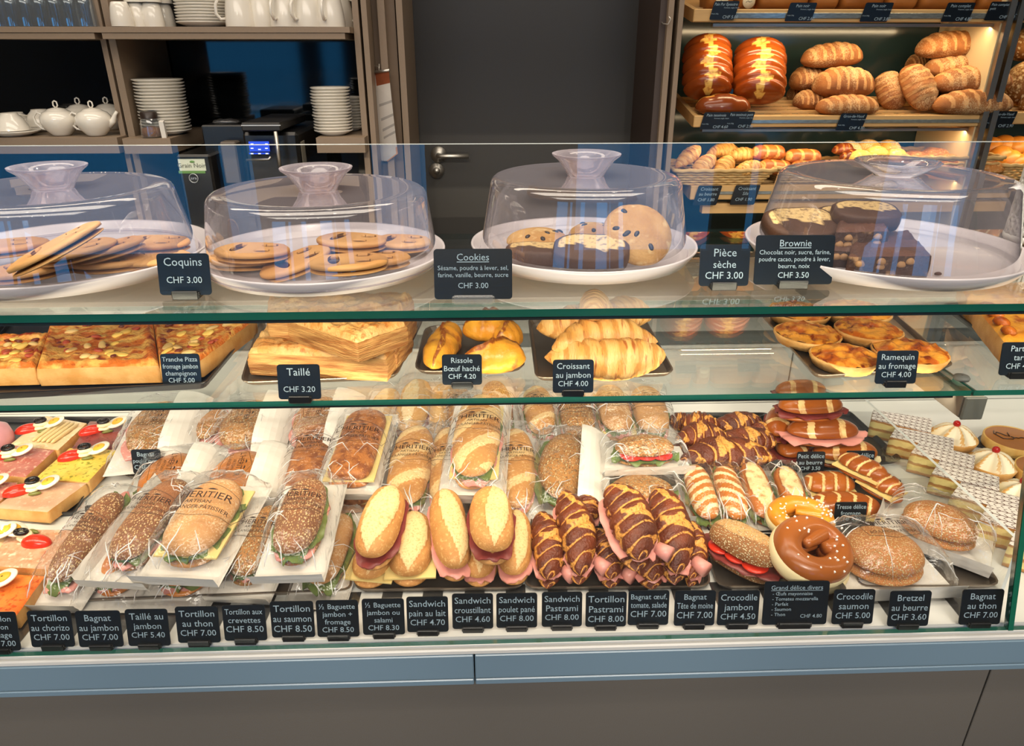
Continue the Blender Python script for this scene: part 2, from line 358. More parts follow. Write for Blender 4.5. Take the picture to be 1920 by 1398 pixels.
ZL2=board(228,318,257,285,YB-.06,.33,'short taupe shelf under the left plate stack and sugar jar')
ZL3=board(592,683,257,285,YB-.06,.33,'short taupe shelf under the plate stack beside the coffee machine')
# ---------------- display counter ----------------
white=mat('white_enamel','#d9d8d2',.35,bump=.02,bsc=40); trimw=mat('white_profile','#dcdad4',.4)
CX0,CX1=-1.75,2.0; CW=CX1-CX0; CXc=(CX0+CX1)/2
tag(MB().box((CXc,1.185,DK-.012),(CW,.746,.024)).build('display_deck',white),'white deck of the display counter under the trays of food','display deck')
ru=MB()
for z,y,h_ in ((.6985,.8065,.0075),(.6885,.8035,.0095)): ru.box((CXc,y+.01,z-.002),(CW,.02,h_),bev=.002)
tag(ru.build('front_rail',trimw),'pair of thin white rails along the front edge of the counter','rail')
fas=mat('grey_metal_daylight_tint','#6f8798',.32,metal=0,spec=.7);  # the window's blue reflection is put into this metal's colour
sx=xq(890,1270,.8)
for a,b,l in ((CX0,sx-.001,'left'),(sx+.001,CX1,'right')):
    o=MB().box(((a+b)/2,.812,.659),(b-a,.02,.046),bev=.0015).box(((a+b)/2,.810,.6285),(b-a,.016,.011),bev=.0015).build('counter_fascia',fas)
    tag(o,'smooth grey fascia strip, daylight blue painted in, under the white rails, %s length'%l,'fascia')
tp=mat('taupe_base_panel','#6a655e',.5,bump=.15,bsc=400); sx=xq(1861,1262,.815)
for a,b,l in ((CX0,sx-.0015,'broad grey-brown base panel of the counter filling the foreground'),(sx+.0015,CX1,'grey-brown base panel beyond the seam at the right end')):
    tag(MB().box(((a+b)/2,.83,.31),(b-a,.02,.62),bev=.001).build('base_panel',tp),l,'base panel')
tag(MB().box((CXc,1.19,.33),(CW,.68,.66)).build('counter_plinth',mat('dark_carcass','#2c2a28',.7)),'dark counter body behind the grey-brown base panels','counter')
# rear wall of the case with slot
rw=MB().box((CXc,1.575,.785),(CW,.03,.15)).build('rear_wall',white); tag(rw,'white inner rear wall of the display counter','rear panel')
MB().box((CXc,1.578,.88),(CW,.02,.036)).build('slot',mat('slot_grey','#6b6c6a',.4),rw)
MB().box((CXc,1.572,.918),(CW,.024,.038)).build('shelf_reflection_strip',mat('painted_shelf_reflection','#a8a9a4',.3),rw)  # grey strip painted in place of the glass shelf's reflection
MB().box((CXc,1.565,.955),(CW,.04,.03)).build('top_rail',white,rw)
MB().box((CXc,1.559,.861),(CW,.006,.006)).build('bead',white,rw)
for u in (1480,): 
    MB().box((xq(u,700,1.56),1.5585,.80),(.002,.002,.12)).build('seam',mat('slot_grey','#6b6c6a'),rw)
wk=mat('warm_grey_worktop','#857a6c',.3,bump=.02,bsc=50,var=.05)
tag(MB().box((CXc,1.74,.965),(CW,.33,.03),bev=.003).build('service_worktop',wk),'warm grey service worktop running behind the glass shelves','worktop')
tag(MB().box((CXc,1.80,.47),(CW,.2,.95)).build('service_cabinet',taupe),'taupe cabinet carrying the service worktop on the staff side','cabinet')
# glass
ledge=mat('green_glass_edge','#0d5a4c',.12,spec=.8); ledge.node_tree.nodes['Principled BSDF'].inputs['Transmission Weight'].default_value=.25
shelfg=glass('shelf_glass',(.955,.985,.97,1),boost=1.15); front=glass('front_glass',(.985,.993,.99,1))
def glass_shelf(x0,x1,y0,y1,zt,th,label):
    m=MB(); x,y=(x0+x1)/2,(y0+y1)/2; vs=[(a,b,c) for a in(x0,x1) for b in(y0,y1) for c in(zt-th,zt)]
    m.add(vs,[(1,5,7,3),(0,2,6,4)],0,sm=False); m.add(vs,[(0,4,5,1),(0,1,3,2),(4,6,7,5)],1,sm=False); m.add(vs,[(2,3,7,6)],2,sm=False)
    return tag(m.build('glass_shelf',[shelfg,ledge,glass('rear_glass_edge',(.35,.55,.5,1))]),label,'glass shelf')
jx=P(1818,727,LS).x
glass_shelf(CX0,CX1,.808,1.195,US,.0095,'upper glass shelf carrying the four covered cake plates')
glass_shelf(CX0,jx-.002,.932,1.36,LS,.0085,'long middle glass shelf carrying the hot pastry trays')
glass_shelf(jx+.002,CX1,.932,1.36,LS,.0085,'short middle glass shelf under the black tart tray')
b0=Q(1803,775,.925); b1=Q(1843,775,.925); bt=LS-.0087
br=MB().box(((b0.x+b1.x)/2,1.24,bt-.0175),(b1.x-b0.x,.62,.035),bev=.001).build('shelf_bracket',mat('satin_grey_metal','#7b766c',.35,metal=.6,bump=.03)); tag(br,'grey metal bracket arm under the joint of the middle glass shelves','bracket')
MB().box(((b0.x+b1.x)/2,.926,bt-.0175),(b1.x-b0.x+.001,.006,.037),bev=.002).build('end_cap',mat('dark_grey_cap','#55564f',.5),br)
MB().lathe([(.001,.0),(.011,0),(.012,.003),(.010,.006),(.001,.007)],20,0,(jx+.005,.97,LS+.0005)).build('glass_clamp',mat('grey_rubber','#4a4c4a',.6),br)
MB().box((jx,1.17,LS-.003),(.005,.38,.004)).build('joint_strip',st,br)
for x in (CX0+.02,-.55,.55): pass
# added light strips under the glass shelf edges, put in to brighten the food
for z_,y_,e_,l_,dy in ((US-.0100,.818,6.5,'upper',.30),(LS-.0090,.942,8.5,'middle',.28)):
    x0_,x1_=CX0+.02,(CX1-.02 if l_=='upper' else b0.x-.01); tag(MB().box(((x0_+x1_)/2,y_,z_-.003),(x1_-x0_,.006,.006)).build('added_shelf_lamp',mat('dark_anodised','#2a302e',.4,metal=.5)),'slim dark added lamp profile under the front edge of the %s glass shelf'%l_,'added shelf lamp')
    area('added_shelf_led',((x0_+x1_)/2,y_+.006,z_-.0045),(R(62),0,0),x1_-x0_,.005,e_,(1,.84,.62))
# front panes
ja=Q(1884,1188,.800); jb=Q(1923,890,.800); jt=ja+(jb-ja)*((Q(960,268,.8).z-ja.z)/(jb.z-ja.z)); zt=Q(960,269,.8).z
def pane(p,label):
    m=MB(); vs=[(q[0],y,q[1]) for y in (.795,.803) for q in p]
    m.add(vs,[(0,1,2,3)],0,sm=False); m.add(vs,[(0,3,7,4),(1,5,6,2),(0,4,5,1)],1,sm=False); m.add(vs,[(3,2,6,7)],2,sm=False)
    return tag(m.build('counter_screen',[front,ledge,mat('polished_glass_edge','#cfd8d8',.08,spec=1)]),label,'glass pane')
pane([(CX0,DK+.001),(ja.x-.003,DK+.001),(jt.x-.003,zt),(CX0,zt)],'tall clear front glass pane before the cakes and sandwiches')
pane([(ja.x+.003,DK+.001),(CX1+.6,DK+.001),(CX1+.6,zt),(jt.x+.003,zt)],'clear front glass pane right of the green edged joint')
tag(MB().add([(ja.x-.0025,.794,DK+.001),(ja.x+.0055,.794,DK+.001),(jt.x+.0055,.794,zt),(jt.x-.0025,.794,zt),(ja.x-.0025,.804,DK+.001),(ja.x+.0055,.804,DK+.001),(jt.x+.0055,.804,zt),(jt.x-.0025,.804,zt)],[(0,1,2,3),(5,4,7,6),(0,3,7,4),(1,5,6,2),(0,4,5,1),(3,2,6,7)],0,sm=False).build('glass_joint',mat('green_joint','#15604a',.25,bump=.3,bsc=90)),'slanting green glass joint between the two front panes','joint')
# low clear partition before the millefeuilles
pa=P(1884,1112,DK); pb=Q(1905,1014,pa.y)
pz=pb.z-DK
m=MB(); x=(pa.x+pb.x)/2; yb=1.555; y0=pa.y
vs=[(x+s,y,z) for s in(-.003,.003) for y,z in ((y0,DK+.001),(y0,DK+pz),(yb,DK+pz),(yb,DK+.001))]
m.add(vs,[(0,1,2,3),(7,6,5,4)],0,sm=False); m.add(vs,[(0,4,5,1),(1,5,6,2),(2,6,7,3)],1,sm=False)
tag(m.build('glass_partition',[front,mat('pale_edge','#c9cdca',.3)]),'low clear partition between the sandwiches and the millefeuilles','partition')
# ---------------- price cards ----------------
cardm=mat('black_card','#0e1419',.28,spec=.5,bump=.03,bsc=300); clipm=mat('black_clip','#0b0d10',.3); inkm=mat('pale_card_ink','#93a7b2',.6); clearm=glass('clear_plastic',(.85,.85,.85,1),haze=.08)
stripm=mat('polished_strip','#8d8d8c',.22,metal=.9)
def price_card(u,vf,wp,hp,z,lines,label,group=None,clip='black',tilt=12,rz=0,shear=0,strip=False,y=None,uls=(),left=False,maxw=.9):
    p=P(u,vf,z) if y is None else Q(u,vf,y)
    w_=px(p,wp); h_=px(p,hp)/math.cos(PITCH+math.atan((vf-699)/F)-R(tilt)) if y is None else px(p,hp)/math.cos(R(8))
    t=thing('price_card',label,'price card',at(p,rz+YAW*-.5),group)
    ct,s_=math.cos(R(tilt)),math.sin(R(tilt)); z0=.004
    def mp(x,yy,o=0): return (x+shear*yy,-.0008*ct+yy*s_-.0006-o,z0+yy*ct)
    m=MB(); r=.004; pts=[]
    for cx,cy,a0 in ((w_/2-r,h_-r,0),(-w_/2+r,h_-r,90),(-w_/2+r,r,180),(w_/2-r,r,270)):
        for k in range(4): a=R(a0+k*30); pts.append((cx+r*math.cos(a),cy+r*math.sin(a)))
    fr_=[mp(a,b_) for a,b_ in pts]; bk=[(a,b_+.0012,c) for a,b_,c in fr_]; n=len(pts)
    m.add(fr_+bk,[tuple(range(n))[::-1],tuple(range(n,2*n))]+[(i,(i+1)%n,n+(i+1)%n,n+i) for i in range(n)],0,sm=False)
    card_=m.build('card',cardm,t)
    if clip!='none':
        cb=MB().box((0,.004,.004),(w_*.55 if w_<.1 else .04,.016,.008),bev=.001).box((0,-.0045,.0045),(w_*.5 if w_<.1 else .038,.003,.011),bev=.0008)
        cb.build('clip',clearm if clip=='clear' else clipm,t)
    if strip: MB().box((0,.055,.0005),(w_*.52,.085,.0011)).build('base_strip',stripm,t)
    tot=sum(l[1] for l in lines); m=MB(); yy=h_*.93; 
    for i,l in enumerate(lines):
        s=l[0]; k=l[1]*h_; 
        yy-=k
        x=0
        al='c'
        if len(l)>2: al='l'; x=l[2]*w_
        if s: put_text(m,s,x,yy+k*.28,k*.93,lambda a,b_:mp(a,b_,.0009),al,maxw=w_*maxw,ul=(i in uls),shear=shear*0)
    if m.v: m.build('lettering',inkm,card_)
    return t
def L3(a,b,c): return [(a,.27),(b,.27),(c,.25)]
cards=[(4,1222,76,66,[('Tortillon',.22),('jambon',.2),('fromage',.22),('CHF 7.00',.22)],'tortillon jambon fromage'),
(103,1215,80,62,L3('Tortillon','au chorizo','CHF 7.00'),'tortillon au chorizo'),(193,1215,82,62,L3('Bagnat','au jambon','CHF 7.00'),'bagnat au jambon'),
(283,1213,78,63,[('Taillé au',.27),('jambon',.25),('CHF 5.40',.23)],'taillé au jambon'),(376,1207,79,62,L3('Tortillon','au thon','CHF 7.00'),'tortillon au thon'),
(463,1203,79,61,[('Tortillon aux',.24),('crevettes',.24),('CHF 8.50',.27)],'tortillon aux crevettes'),(552,1197,80,62,[('Tortillon',.28),('au saumon',.28),('CHF 8.50',.28)],'tortillon au saumon'),
(636,1196,78,63,[('½ Baguette',.21),('jambon +',.21),('fromage',.21),('CHF 8.50',.22)],'half baguette jambon and fromage'),(721,1192,78,62,[('½ Baguette',.21),('jambon ou',.21),('salami',.21),('CHF 8.30',.22)],'half baguette jambon ou salami'),
(803,1187,77,61,L3('Sandwich','pain au lait','CHF 4.70'),'sandwich pain au lait'),(887,1181,76,61,L3('Sandwich','croustillant','CHF 4.60'),'sandwich croustillant'),
(969,1179,76,60,L3('Sandwich','poulet pané','CHF 8.00'),'sandwich poulet pané'),(1053,1177,75,60,L3('Sandwich','Pastrami','CHF 8.00'),'sandwich with pastrami'),
(1135,1177,76,60,[('Tortillon',.29),('Pastrami',.29),('CHF 8.00',.27)],'tortillon with pastrami'),(1214,1174,76,60,[('Bagnat œuf,',.23),('tomate, salade',.25),('CHF 7.00',.27)],'bagnat œuf, tomate, salade'),
(1300,1175,76,61,[('Bagnat',.24),('Tête de moine',.26),('CHF 7.00',.28)],'bagnat tête de moine'),(1381,1174,77,60,[('Crocodile',.28),('jambon',.28),('CHF 4.50',.26)],'crocodile jambon'),
(1487,1173,121,75,[('Grand délice divers',.15),('- Œufs mayonnaise',.12,-.37),('- Tomates mozzarella',.12,-.37),('- Parfait',.12,-.37),('- Saumon',.12,-.37),('- Thon',.12,-.37),('',.08)],'wide grand délice divers'),
(1595,1172,77,60,[('Crocodile',.28),('saumon',.28),('CHF 5.00',.26)],'crocodile saumon'),(1699,1176,77,61,[('Bretzel',.27),('au beurre',.28),('CHF 3.60',.26)],'bretzel au beurre'),(1833,1173,78,61,L3('Bagnat','au thon','CHF 7.00'),'bagnat au thon')]
for c in cards:
    t=price_card(c[0],c[1],c[2],c[3],DK,c[4],'black %s price card on the front ledge'%c[5],'price cards along the front ledge',strip=True,uls=(0,) if c[2]>100 else (),maxw=.88)
    if c[2]>100:
        w_=px(P(c[0],c[1],DK),121); m=MB(); put_text(m,'CHF 4.80',w_*.25,.012,.0085,lambda a,b_:(a,b_*math.sin(R(12))-.0024,.004+b_*math.cos(R(12)))); m.build('price_lettering',inkm,t)
g='price cards on the middle glass shelf'
price_card(344,728,72,60,LS+.001,[('Tranche Pizza',.21),('fromage jambon',.22),('champignon',.21),('CHF 5.00',.22)],'black tranche pizza card in front of the pizza tray',g,clip='none')
price_card(564,752,79,64,LS,[('Taillé',.33),('',.2),('CHF 3.20',.25)],'black taillé card in front of the puff pastry stack',g)
price_card(867,725,74,56,LS,L3('Rissole','Bœuf haché','CHF 4.20'),'black rissole bœuf haché card',g)
price_card(1074,740,76,61,LS,L3('Croissant','au jambon','CHF 4.00'),'black croissant au jambon card',g)
price_card(1676,723,77,61,LS,L3('Ramequin','au fromage','CHF 4.00'),'black ramequin au fromage card',g)
price_card(1908,707,78,61,LS,L3('Part de','tarte','CHF 4.80'),'black part de tarte card on the short glass shelf',g)
g='price cards on the upper glass shelf'
price_card(351,558,96,76,US,[('Coquins',.3),('',.16),('CHF 3.00',.24)],'black coquins card between the two covers of face cookies',g)
price_card(888,566,145,92,US,[('Cookies',.21),('',.03),('Sésame, poudre à lever, sel,',.14),('farine, vanille, beurre, sucre',.14),('',.06),('CHF 3.00',.17)],'wide black cookies card in a clear plastic foot',g,clip='clear',uls=(0,))
price_card(1355,541,93,76,US,[('Pièce',.29),('sèche',.27),('CHF 3.00',.26)],'black pièce sèche card left of the brownie card',g)
price_card(1484,538,147,90,US,[('Brownie',.21),('Chocolat noir, sucre, farine,',.14),('poudre cacao, poudre à lever,',.14),('beurre, noix',.14),('',.03),('CHF 3.50',.18)],'wide black brownie card before the last cover',g,uls=(0,))
g='price cards standing among the food'
price_card(279,890,54,44,DK+.03,[('Bagnat',.28),('poulet curry',.26),('CHF 7.00',.28)],'small black bagnat card behind the wrapped golden roll',g,clip='none')
price_card(1517,888,53,38,DK+.03,[('Petit délice',.31),('au beurre',.3),('CHF 3.50',.26)],'small black petit délice au beurre card among the lye rolls',g,clip='none',maxw=.92)
price_card(1609,884,54,36,DK+.03,[('Petit délice',.36),('',.3)],'small black petit délice card half hidden behind a roll',g,clip='none',maxw=.92)
price_card(1591,985,60,40,DK+.02,[('Tresse délice',.3),('fromage',.28),('CHF 4.80',.26)],'small black tresse délice fromage card by the sesame rolls',g,clip='none',maxw=.92)
price_card(184,985,38,34,DK+.01,[],'blank black card half hidden behind the dark tortillon',g,clip='none')
# ---------------- food materials ----------------
OAT=('#ecd0a0',200,.44,'#c89a60'); SES=('#f2dca8',260,.40,'#e6c688')
f_bag=food('baguette_crust','#ca9252','#ba8042','#e6c58c',sc=30,bump=.6,bsc=150,rough=.6,c4='#d8a868',sc4=120)
f_pale=food('pale_crust','#dcae6c','#cf9a57','#ecd0a0',sc=16,bump=.35,bsc=120,rough=.55)
f_gold=food('golden_roll_crust','#cf8436','#bd6c25','#e0a458',sc=10,bump=.08,bsc=60,rough=.3)
f_seed=food('seeded_dark_crust','#9a6238','#7a4a2a','#b88450',sc=14,bump=1,bsc=140,rough=.5,seeds=OAT)
f_seed2=food('seeded_golden_crust','#c48a48','#a87034','#d9a868',sc=14,bump=1,bsc=140,rough=.5,c4='#85582c',sc4=90,seeds=('#f0d8a4',170,.46,'#8a6038'))
f_ses=food('sesame_crust','#c4803e','#ac6a30','#c98c4a',sc=10,bump=1,bsc=140,rough=.4,seeds=SES)
f_grain=food('cheese_baked_crust','#bc7434','#8a4a1e','#cf8f48',sc=55,bump=1,bsc=110,rough=.45,c4='#c98645',sc4=90,lo=.4,hi=.6)
f_rust=food('rustic_crust','#a5672f','#804a20','#c8935a',sc=20,bump=.9,bsc=130,rough=.7,flour='#cfae80')
f_flour=food('floured_roll_crust','#cc9a62','#b07c48','#cfae80',sc=22,bump=.6,bsc=150,rough=.75,flour='#e0c8a4')
f_lye=food('lye_crust','#a85c22','#8a4518','#e8c486',sc=6,bump=.06,bsc=50,rough=.22)
f_lye2=food('lye_croissant_crust','#4e2010','#743518','#dd9c4a',sc=26,bump=1,bsc=90,rough=.4,dist=.004)
f_pret=food('pretzel_crust','#8f4d20','#a05c28','#e9cf96',sc=8,bump=.05,bsc=50,rough=.22)
f_cro=food('croissant_crust','#e0a04c','#efc078','#cf9248',sc=14,bump=1,bsc=40,stretch=(5,1,1),rough=.35,c4='#a9602a',sc4=20)
f_puff=food('puff_pastry','#d8964a','#ecc07c','#b8742e',sc=30,bump=1,bsc=55,rough=.45,c4='#b9702c',sc4=55,dist=.004)
f_puffside=food('puff_pastry_layers','#d8a45e','#a5682e',None,sc=22,bump=1,bsc=24,stretch=(1,1,9),rough=.6,dist=.006)
f_quiche=food('browned_cheese','#e39a35','#b55a16',None,sc=42,bump=.9,bsc=50,rough=.25,c4='#7c300e',sc4=38,lo=.42,hi=.58)
f_rim=food('pastry_rim','#e2b06a','#cf9448',None,sc=40,bump=.4,rough=.55)
f_pizza=food('pizza_topping','#d0702a','#ecb860',None,sc=45,bump=1,bsc=40,rough=.25,c4='#983418',sc4=32,dist=.006,lo=.42,hi=.58)
f_short=food('shortbread','#d7a566','#c78f4f','#b37a3c',sc=12,bump=.2,rough=.6)
f_cookie=food('cookie_dough','#d2a562','#b98644',None,sc=30,bump=.7,bsc=90,rough=.7,c4='#e0bd80',sc4=40)
f_choc=food('chocolate_dough','#54341f','#452a19','#e0bf80',sc=20,bump=.3,rough=.6)
f_brown=food('brownie_crumb','#4a2c1c','#341d12',None,sc=40,bump=1,bsc=90,rough=.6,c4='#a9825a',sc4=26)
f_browntop=food('brownie_crust','#6a4433','#523325',None,sc=30,bump=.6,bsc=80,rough=.45)
f_bread=food('white_bread_side','#c98f4a','#dcae6b',None,sc=30,bump=.5,rough=.8)
m_chip=mat('chocolate_chip','#23130c',.35); m_jam=mat('dark_jam','#3c0f12',.15,coat=.5)
m_ham=mat('pink_ham','#dc9488',.35,var=.1,bsc=40,bump=.15); m_salami=mat('dark_cured_meat','#7d3430',.35,var=.25,bsc=90,bump=.2)
m_cheese=mat('pale_cheese','#e8cf86',.4,bump=.05); m_let=mat('green_lettuce','#66793a',.4,var=.35,bsc=60,bump=.3); m_tom=mat('red_tomato','#c8301c',.15,var=.12,bsc=60)
m_egg=mat('egg_white','#f1ead6',.3); m_yolk=mat('egg_yolk','#e6ab32',.5,bump=.2); m_mayo=mat('mayonnaise','#f0e3b8',.3,bump=.3,bsc=50); m_olive=mat('black_olive','#17100e',.12)
m_salt=mat('coarse_salt','#f2eee4',.3); m_butter=mat('butter','#ecd690',.4); m_butterw=mat('butter_pale','#f0e0b0',.45)
m_paper=mat('white_bag_paper','#e4dfd6',.7,bump=.12,bsc=25); m_print=mat('black_bag_print','#2a1712',.6)
m_tray=mat('steel_tray','#8d8276',.32,metal=.85,bump=.05,bsc=20); m_black=mat('black_tray','#17171a',.35,spec=.5,bump=.04,bsc=150)
film=glass('clear_film',(.985,.985,.985,1),rough=.10,haze=.012,hcol=(.9,.9,.9,1),bump=1.0,bsc=30,boost=1.0,base=.0)
film_fold_glint=glass('creased_film_glint',(.98,.98,.98,1),rough=.2,haze=.38,hcol=(.95,.95,.95,1),boost=3.0,base=.15)  # white haze paints bright highlight strokes along the film folds
# ---------------- generic food shapes ----------------
def sstep(a,b,x): x=max(0,min(1,(x-a)/(b-a))); return x*x*(3-2*x)
def fn_baguette(sk=.35,wd=.62,off=0):
    def f(t,a):
        if math.sin(a)<=-.05: return 1,0
        d=math.cos(a)-off-sk*t; wl=wd*max(0,1-t*t*1.05)**.6
        e=abs(d)-wl
        if e<0: return 1.0+.05*sstep(-.25,0,e)*(1 if d>0 else -.2),1
        return .97-.05*sstep(.25,0,e),0
    return f
def fn_slash(n=5,sk=.5,dep=.07,wid=.3):
    def f(t,a):
        if math.sin(a)<0: return 1,0
        q=(t*n/2+sk*math.cos(a))%1
        return 1+dep*(sstep(0,.12,q)*(1-sstep(.12,1,q))-.35*(q<wid)*(q>.05)),(.9 if q<wid and abs(t)<.92 else 0)
    return f
def fn_bands(pos=(-.42,.42),w=.1):
    def f(t,a):
        m=0; s=1
        for p in pos:
            d=abs(t+.05*math.sin(3*a)-p)
            if math.sin(a)>-.3: m=max(m,1-sstep(w*.7,w,d)); s+=-.03*(1-sstep(0,w*1.2,d))
        return s,m
    return f
def fn_cro(n=6,mask='edge',dep=.13):
    def f(t,a):
        q=(t*n/2+.16*math.sin(a*2)+.3*math.cos(a)*(mask!='edge')+.12*noise.noise(Vector((t*4,a,n*1.7)))+.5)%1; e=min(q,1-q)
        s=1-dep*(1-sstep(0,.22,e))
        nn=noise.noise(Vector((t*3,math.cos(a)*1.5,math.sin(a)*1.5+n)))
        m=(1-sstep(.08,.2,e)) if mask=='edge' else max((1-sstep(.02,.13+.14*nn,e)),sstep(.22,.34,nn)*.9)
        return s,m
    return f
def fn_tess(n=5):
    def f(t,a):
        q=(t*n/2+.5)%1; e=min(q,1-q); d=abs(math.cos(a)+.1*math.sin(t*8)); top=math.sin(a)>0
        m=1 if top and d<.16+.14*(1-sstep(0,.35,e)) else 0
        return 1-.09*(1-sstep(0,.3,e))-.05*(1-sstep(0,.2,d))*top,m
    return f
def ruffle(L,W,z,mt,parent,name,amp=.004,th=.0015,n=46,out=1.0,half=False,p=2.4):
    m=MB(); g=[]; sd=rnd.random()*9
    for k in range(4):
        rr=(.35,.75,1.0,1.04)[k]*out; row=[]
        for j in range(n):
            a=2*PI*j/n; c,s=math.cos(a),math.sin(a); q=(abs(c)**p+abs(s)**p)**(-1/p)
            w=1+.05*math.sin(a*5+sd)+.03*math.sin(a*11+sd*2)
            row.append((c*q*L/2*rr*w,s*q*W/2*rr*w,z+(amp*math.sin(a*9+sd)+amp*.6*math.sin(a*17))*(k/3)**2-(th if k==3 else 0)))
        g.append(row)
    m.grid(g,closev=True); m.grid([[(x,y,z_-th) for x,y,z_ in r] for r in g],closev=True)
    return m.build(name,mt,parent)
def loaf(name,p0,p1,W,H,mt,label,cat,group=None,fn=None,roll=0,**k):
    M=frame(p0,p1,roll); L=(p1-p0).length
    o=MB().blob(L,W,H,fn=fn,**k).build(name,mt); o.matrix_world=M; return tag(o,label,cat,group)
def D(u,v,h=0): return P(u,v,DK+h)
# sandwich: lower and upper bread, fillings; built along local X
def sandwich(M,L,W,H,mt,label,cat='sandwich',hi=False,group=None,fill=(('ham',1.05),),fn=None,name='filled_baguette',p=3,q=2.2,gap=.008,shift=0,topmt=None,amp=.035,fnb=None,t=None,bend=0,open_=.0):
    if t is None: t=thing(name,label,cat,M,group)
    hb=H*.42; ht=H*.62
    MB().blob(L,W,hb,p=p,q=q,base=.45,amp=amp,fn=fnb,bend=bend).build('bottom_bread',mt,t)
    z=hb*.86
    mats_={'ham':m_ham,'salami':m_salami,'cheese':m_cheese,'lettuce':m_let,'tomato':m_tom,'butter':m_butterw}
    for i,(f_,o_) in enumerate(fill):
        if f_=='tomato':
            for k in range(3):
                MB().lathe([(.001,0),(W*.3,0),(W*.32,.002),(W*.3,.004),(.001,.004)],20,0,(L*(-.25+.25*k),-W*.24,z)).build('tomato_slice',m_tom,t)
        elif f_=='cheese':
            MB().box((0,-.002,z+.001),(L*.86*o_,W*.98*o_,.003)).build('cheese_slice',m_cheese,t)
        else: ruffle(L*.96*o_,W*o_,z,mats_[f_],t,{'ham':'ham_slice','salami':'cured_meat_slice','lettuce':'lettuce_leaf','butter':'butter_layer'}[f_],amp=.005 if f_=='lettuce' else .003,bend=0) if False else ruffle(L*.96*o_,W*o_,z,mats_[f_],t,{'ham':'ham_slice','salami':'cured_meat_slice','lettuce':'lettuce_leaf','butter':'butter_layer'}[f_],amp=.006 if f_=='lettuce' else .003)
        z+=.0035
    o=MB().blob(L*.97,W*.97,ht,p=p,q=q,base=.22,amp=amp,fn=fn,bend=bend,nu=72 if fn else 34,nv=64 if fn else 24).build('top_bread',topmt or mt,t)
    o.location=(shift,0,z-ht*.08+open_*.5); o.rotation_euler=(open_*6,0,0)
    return t
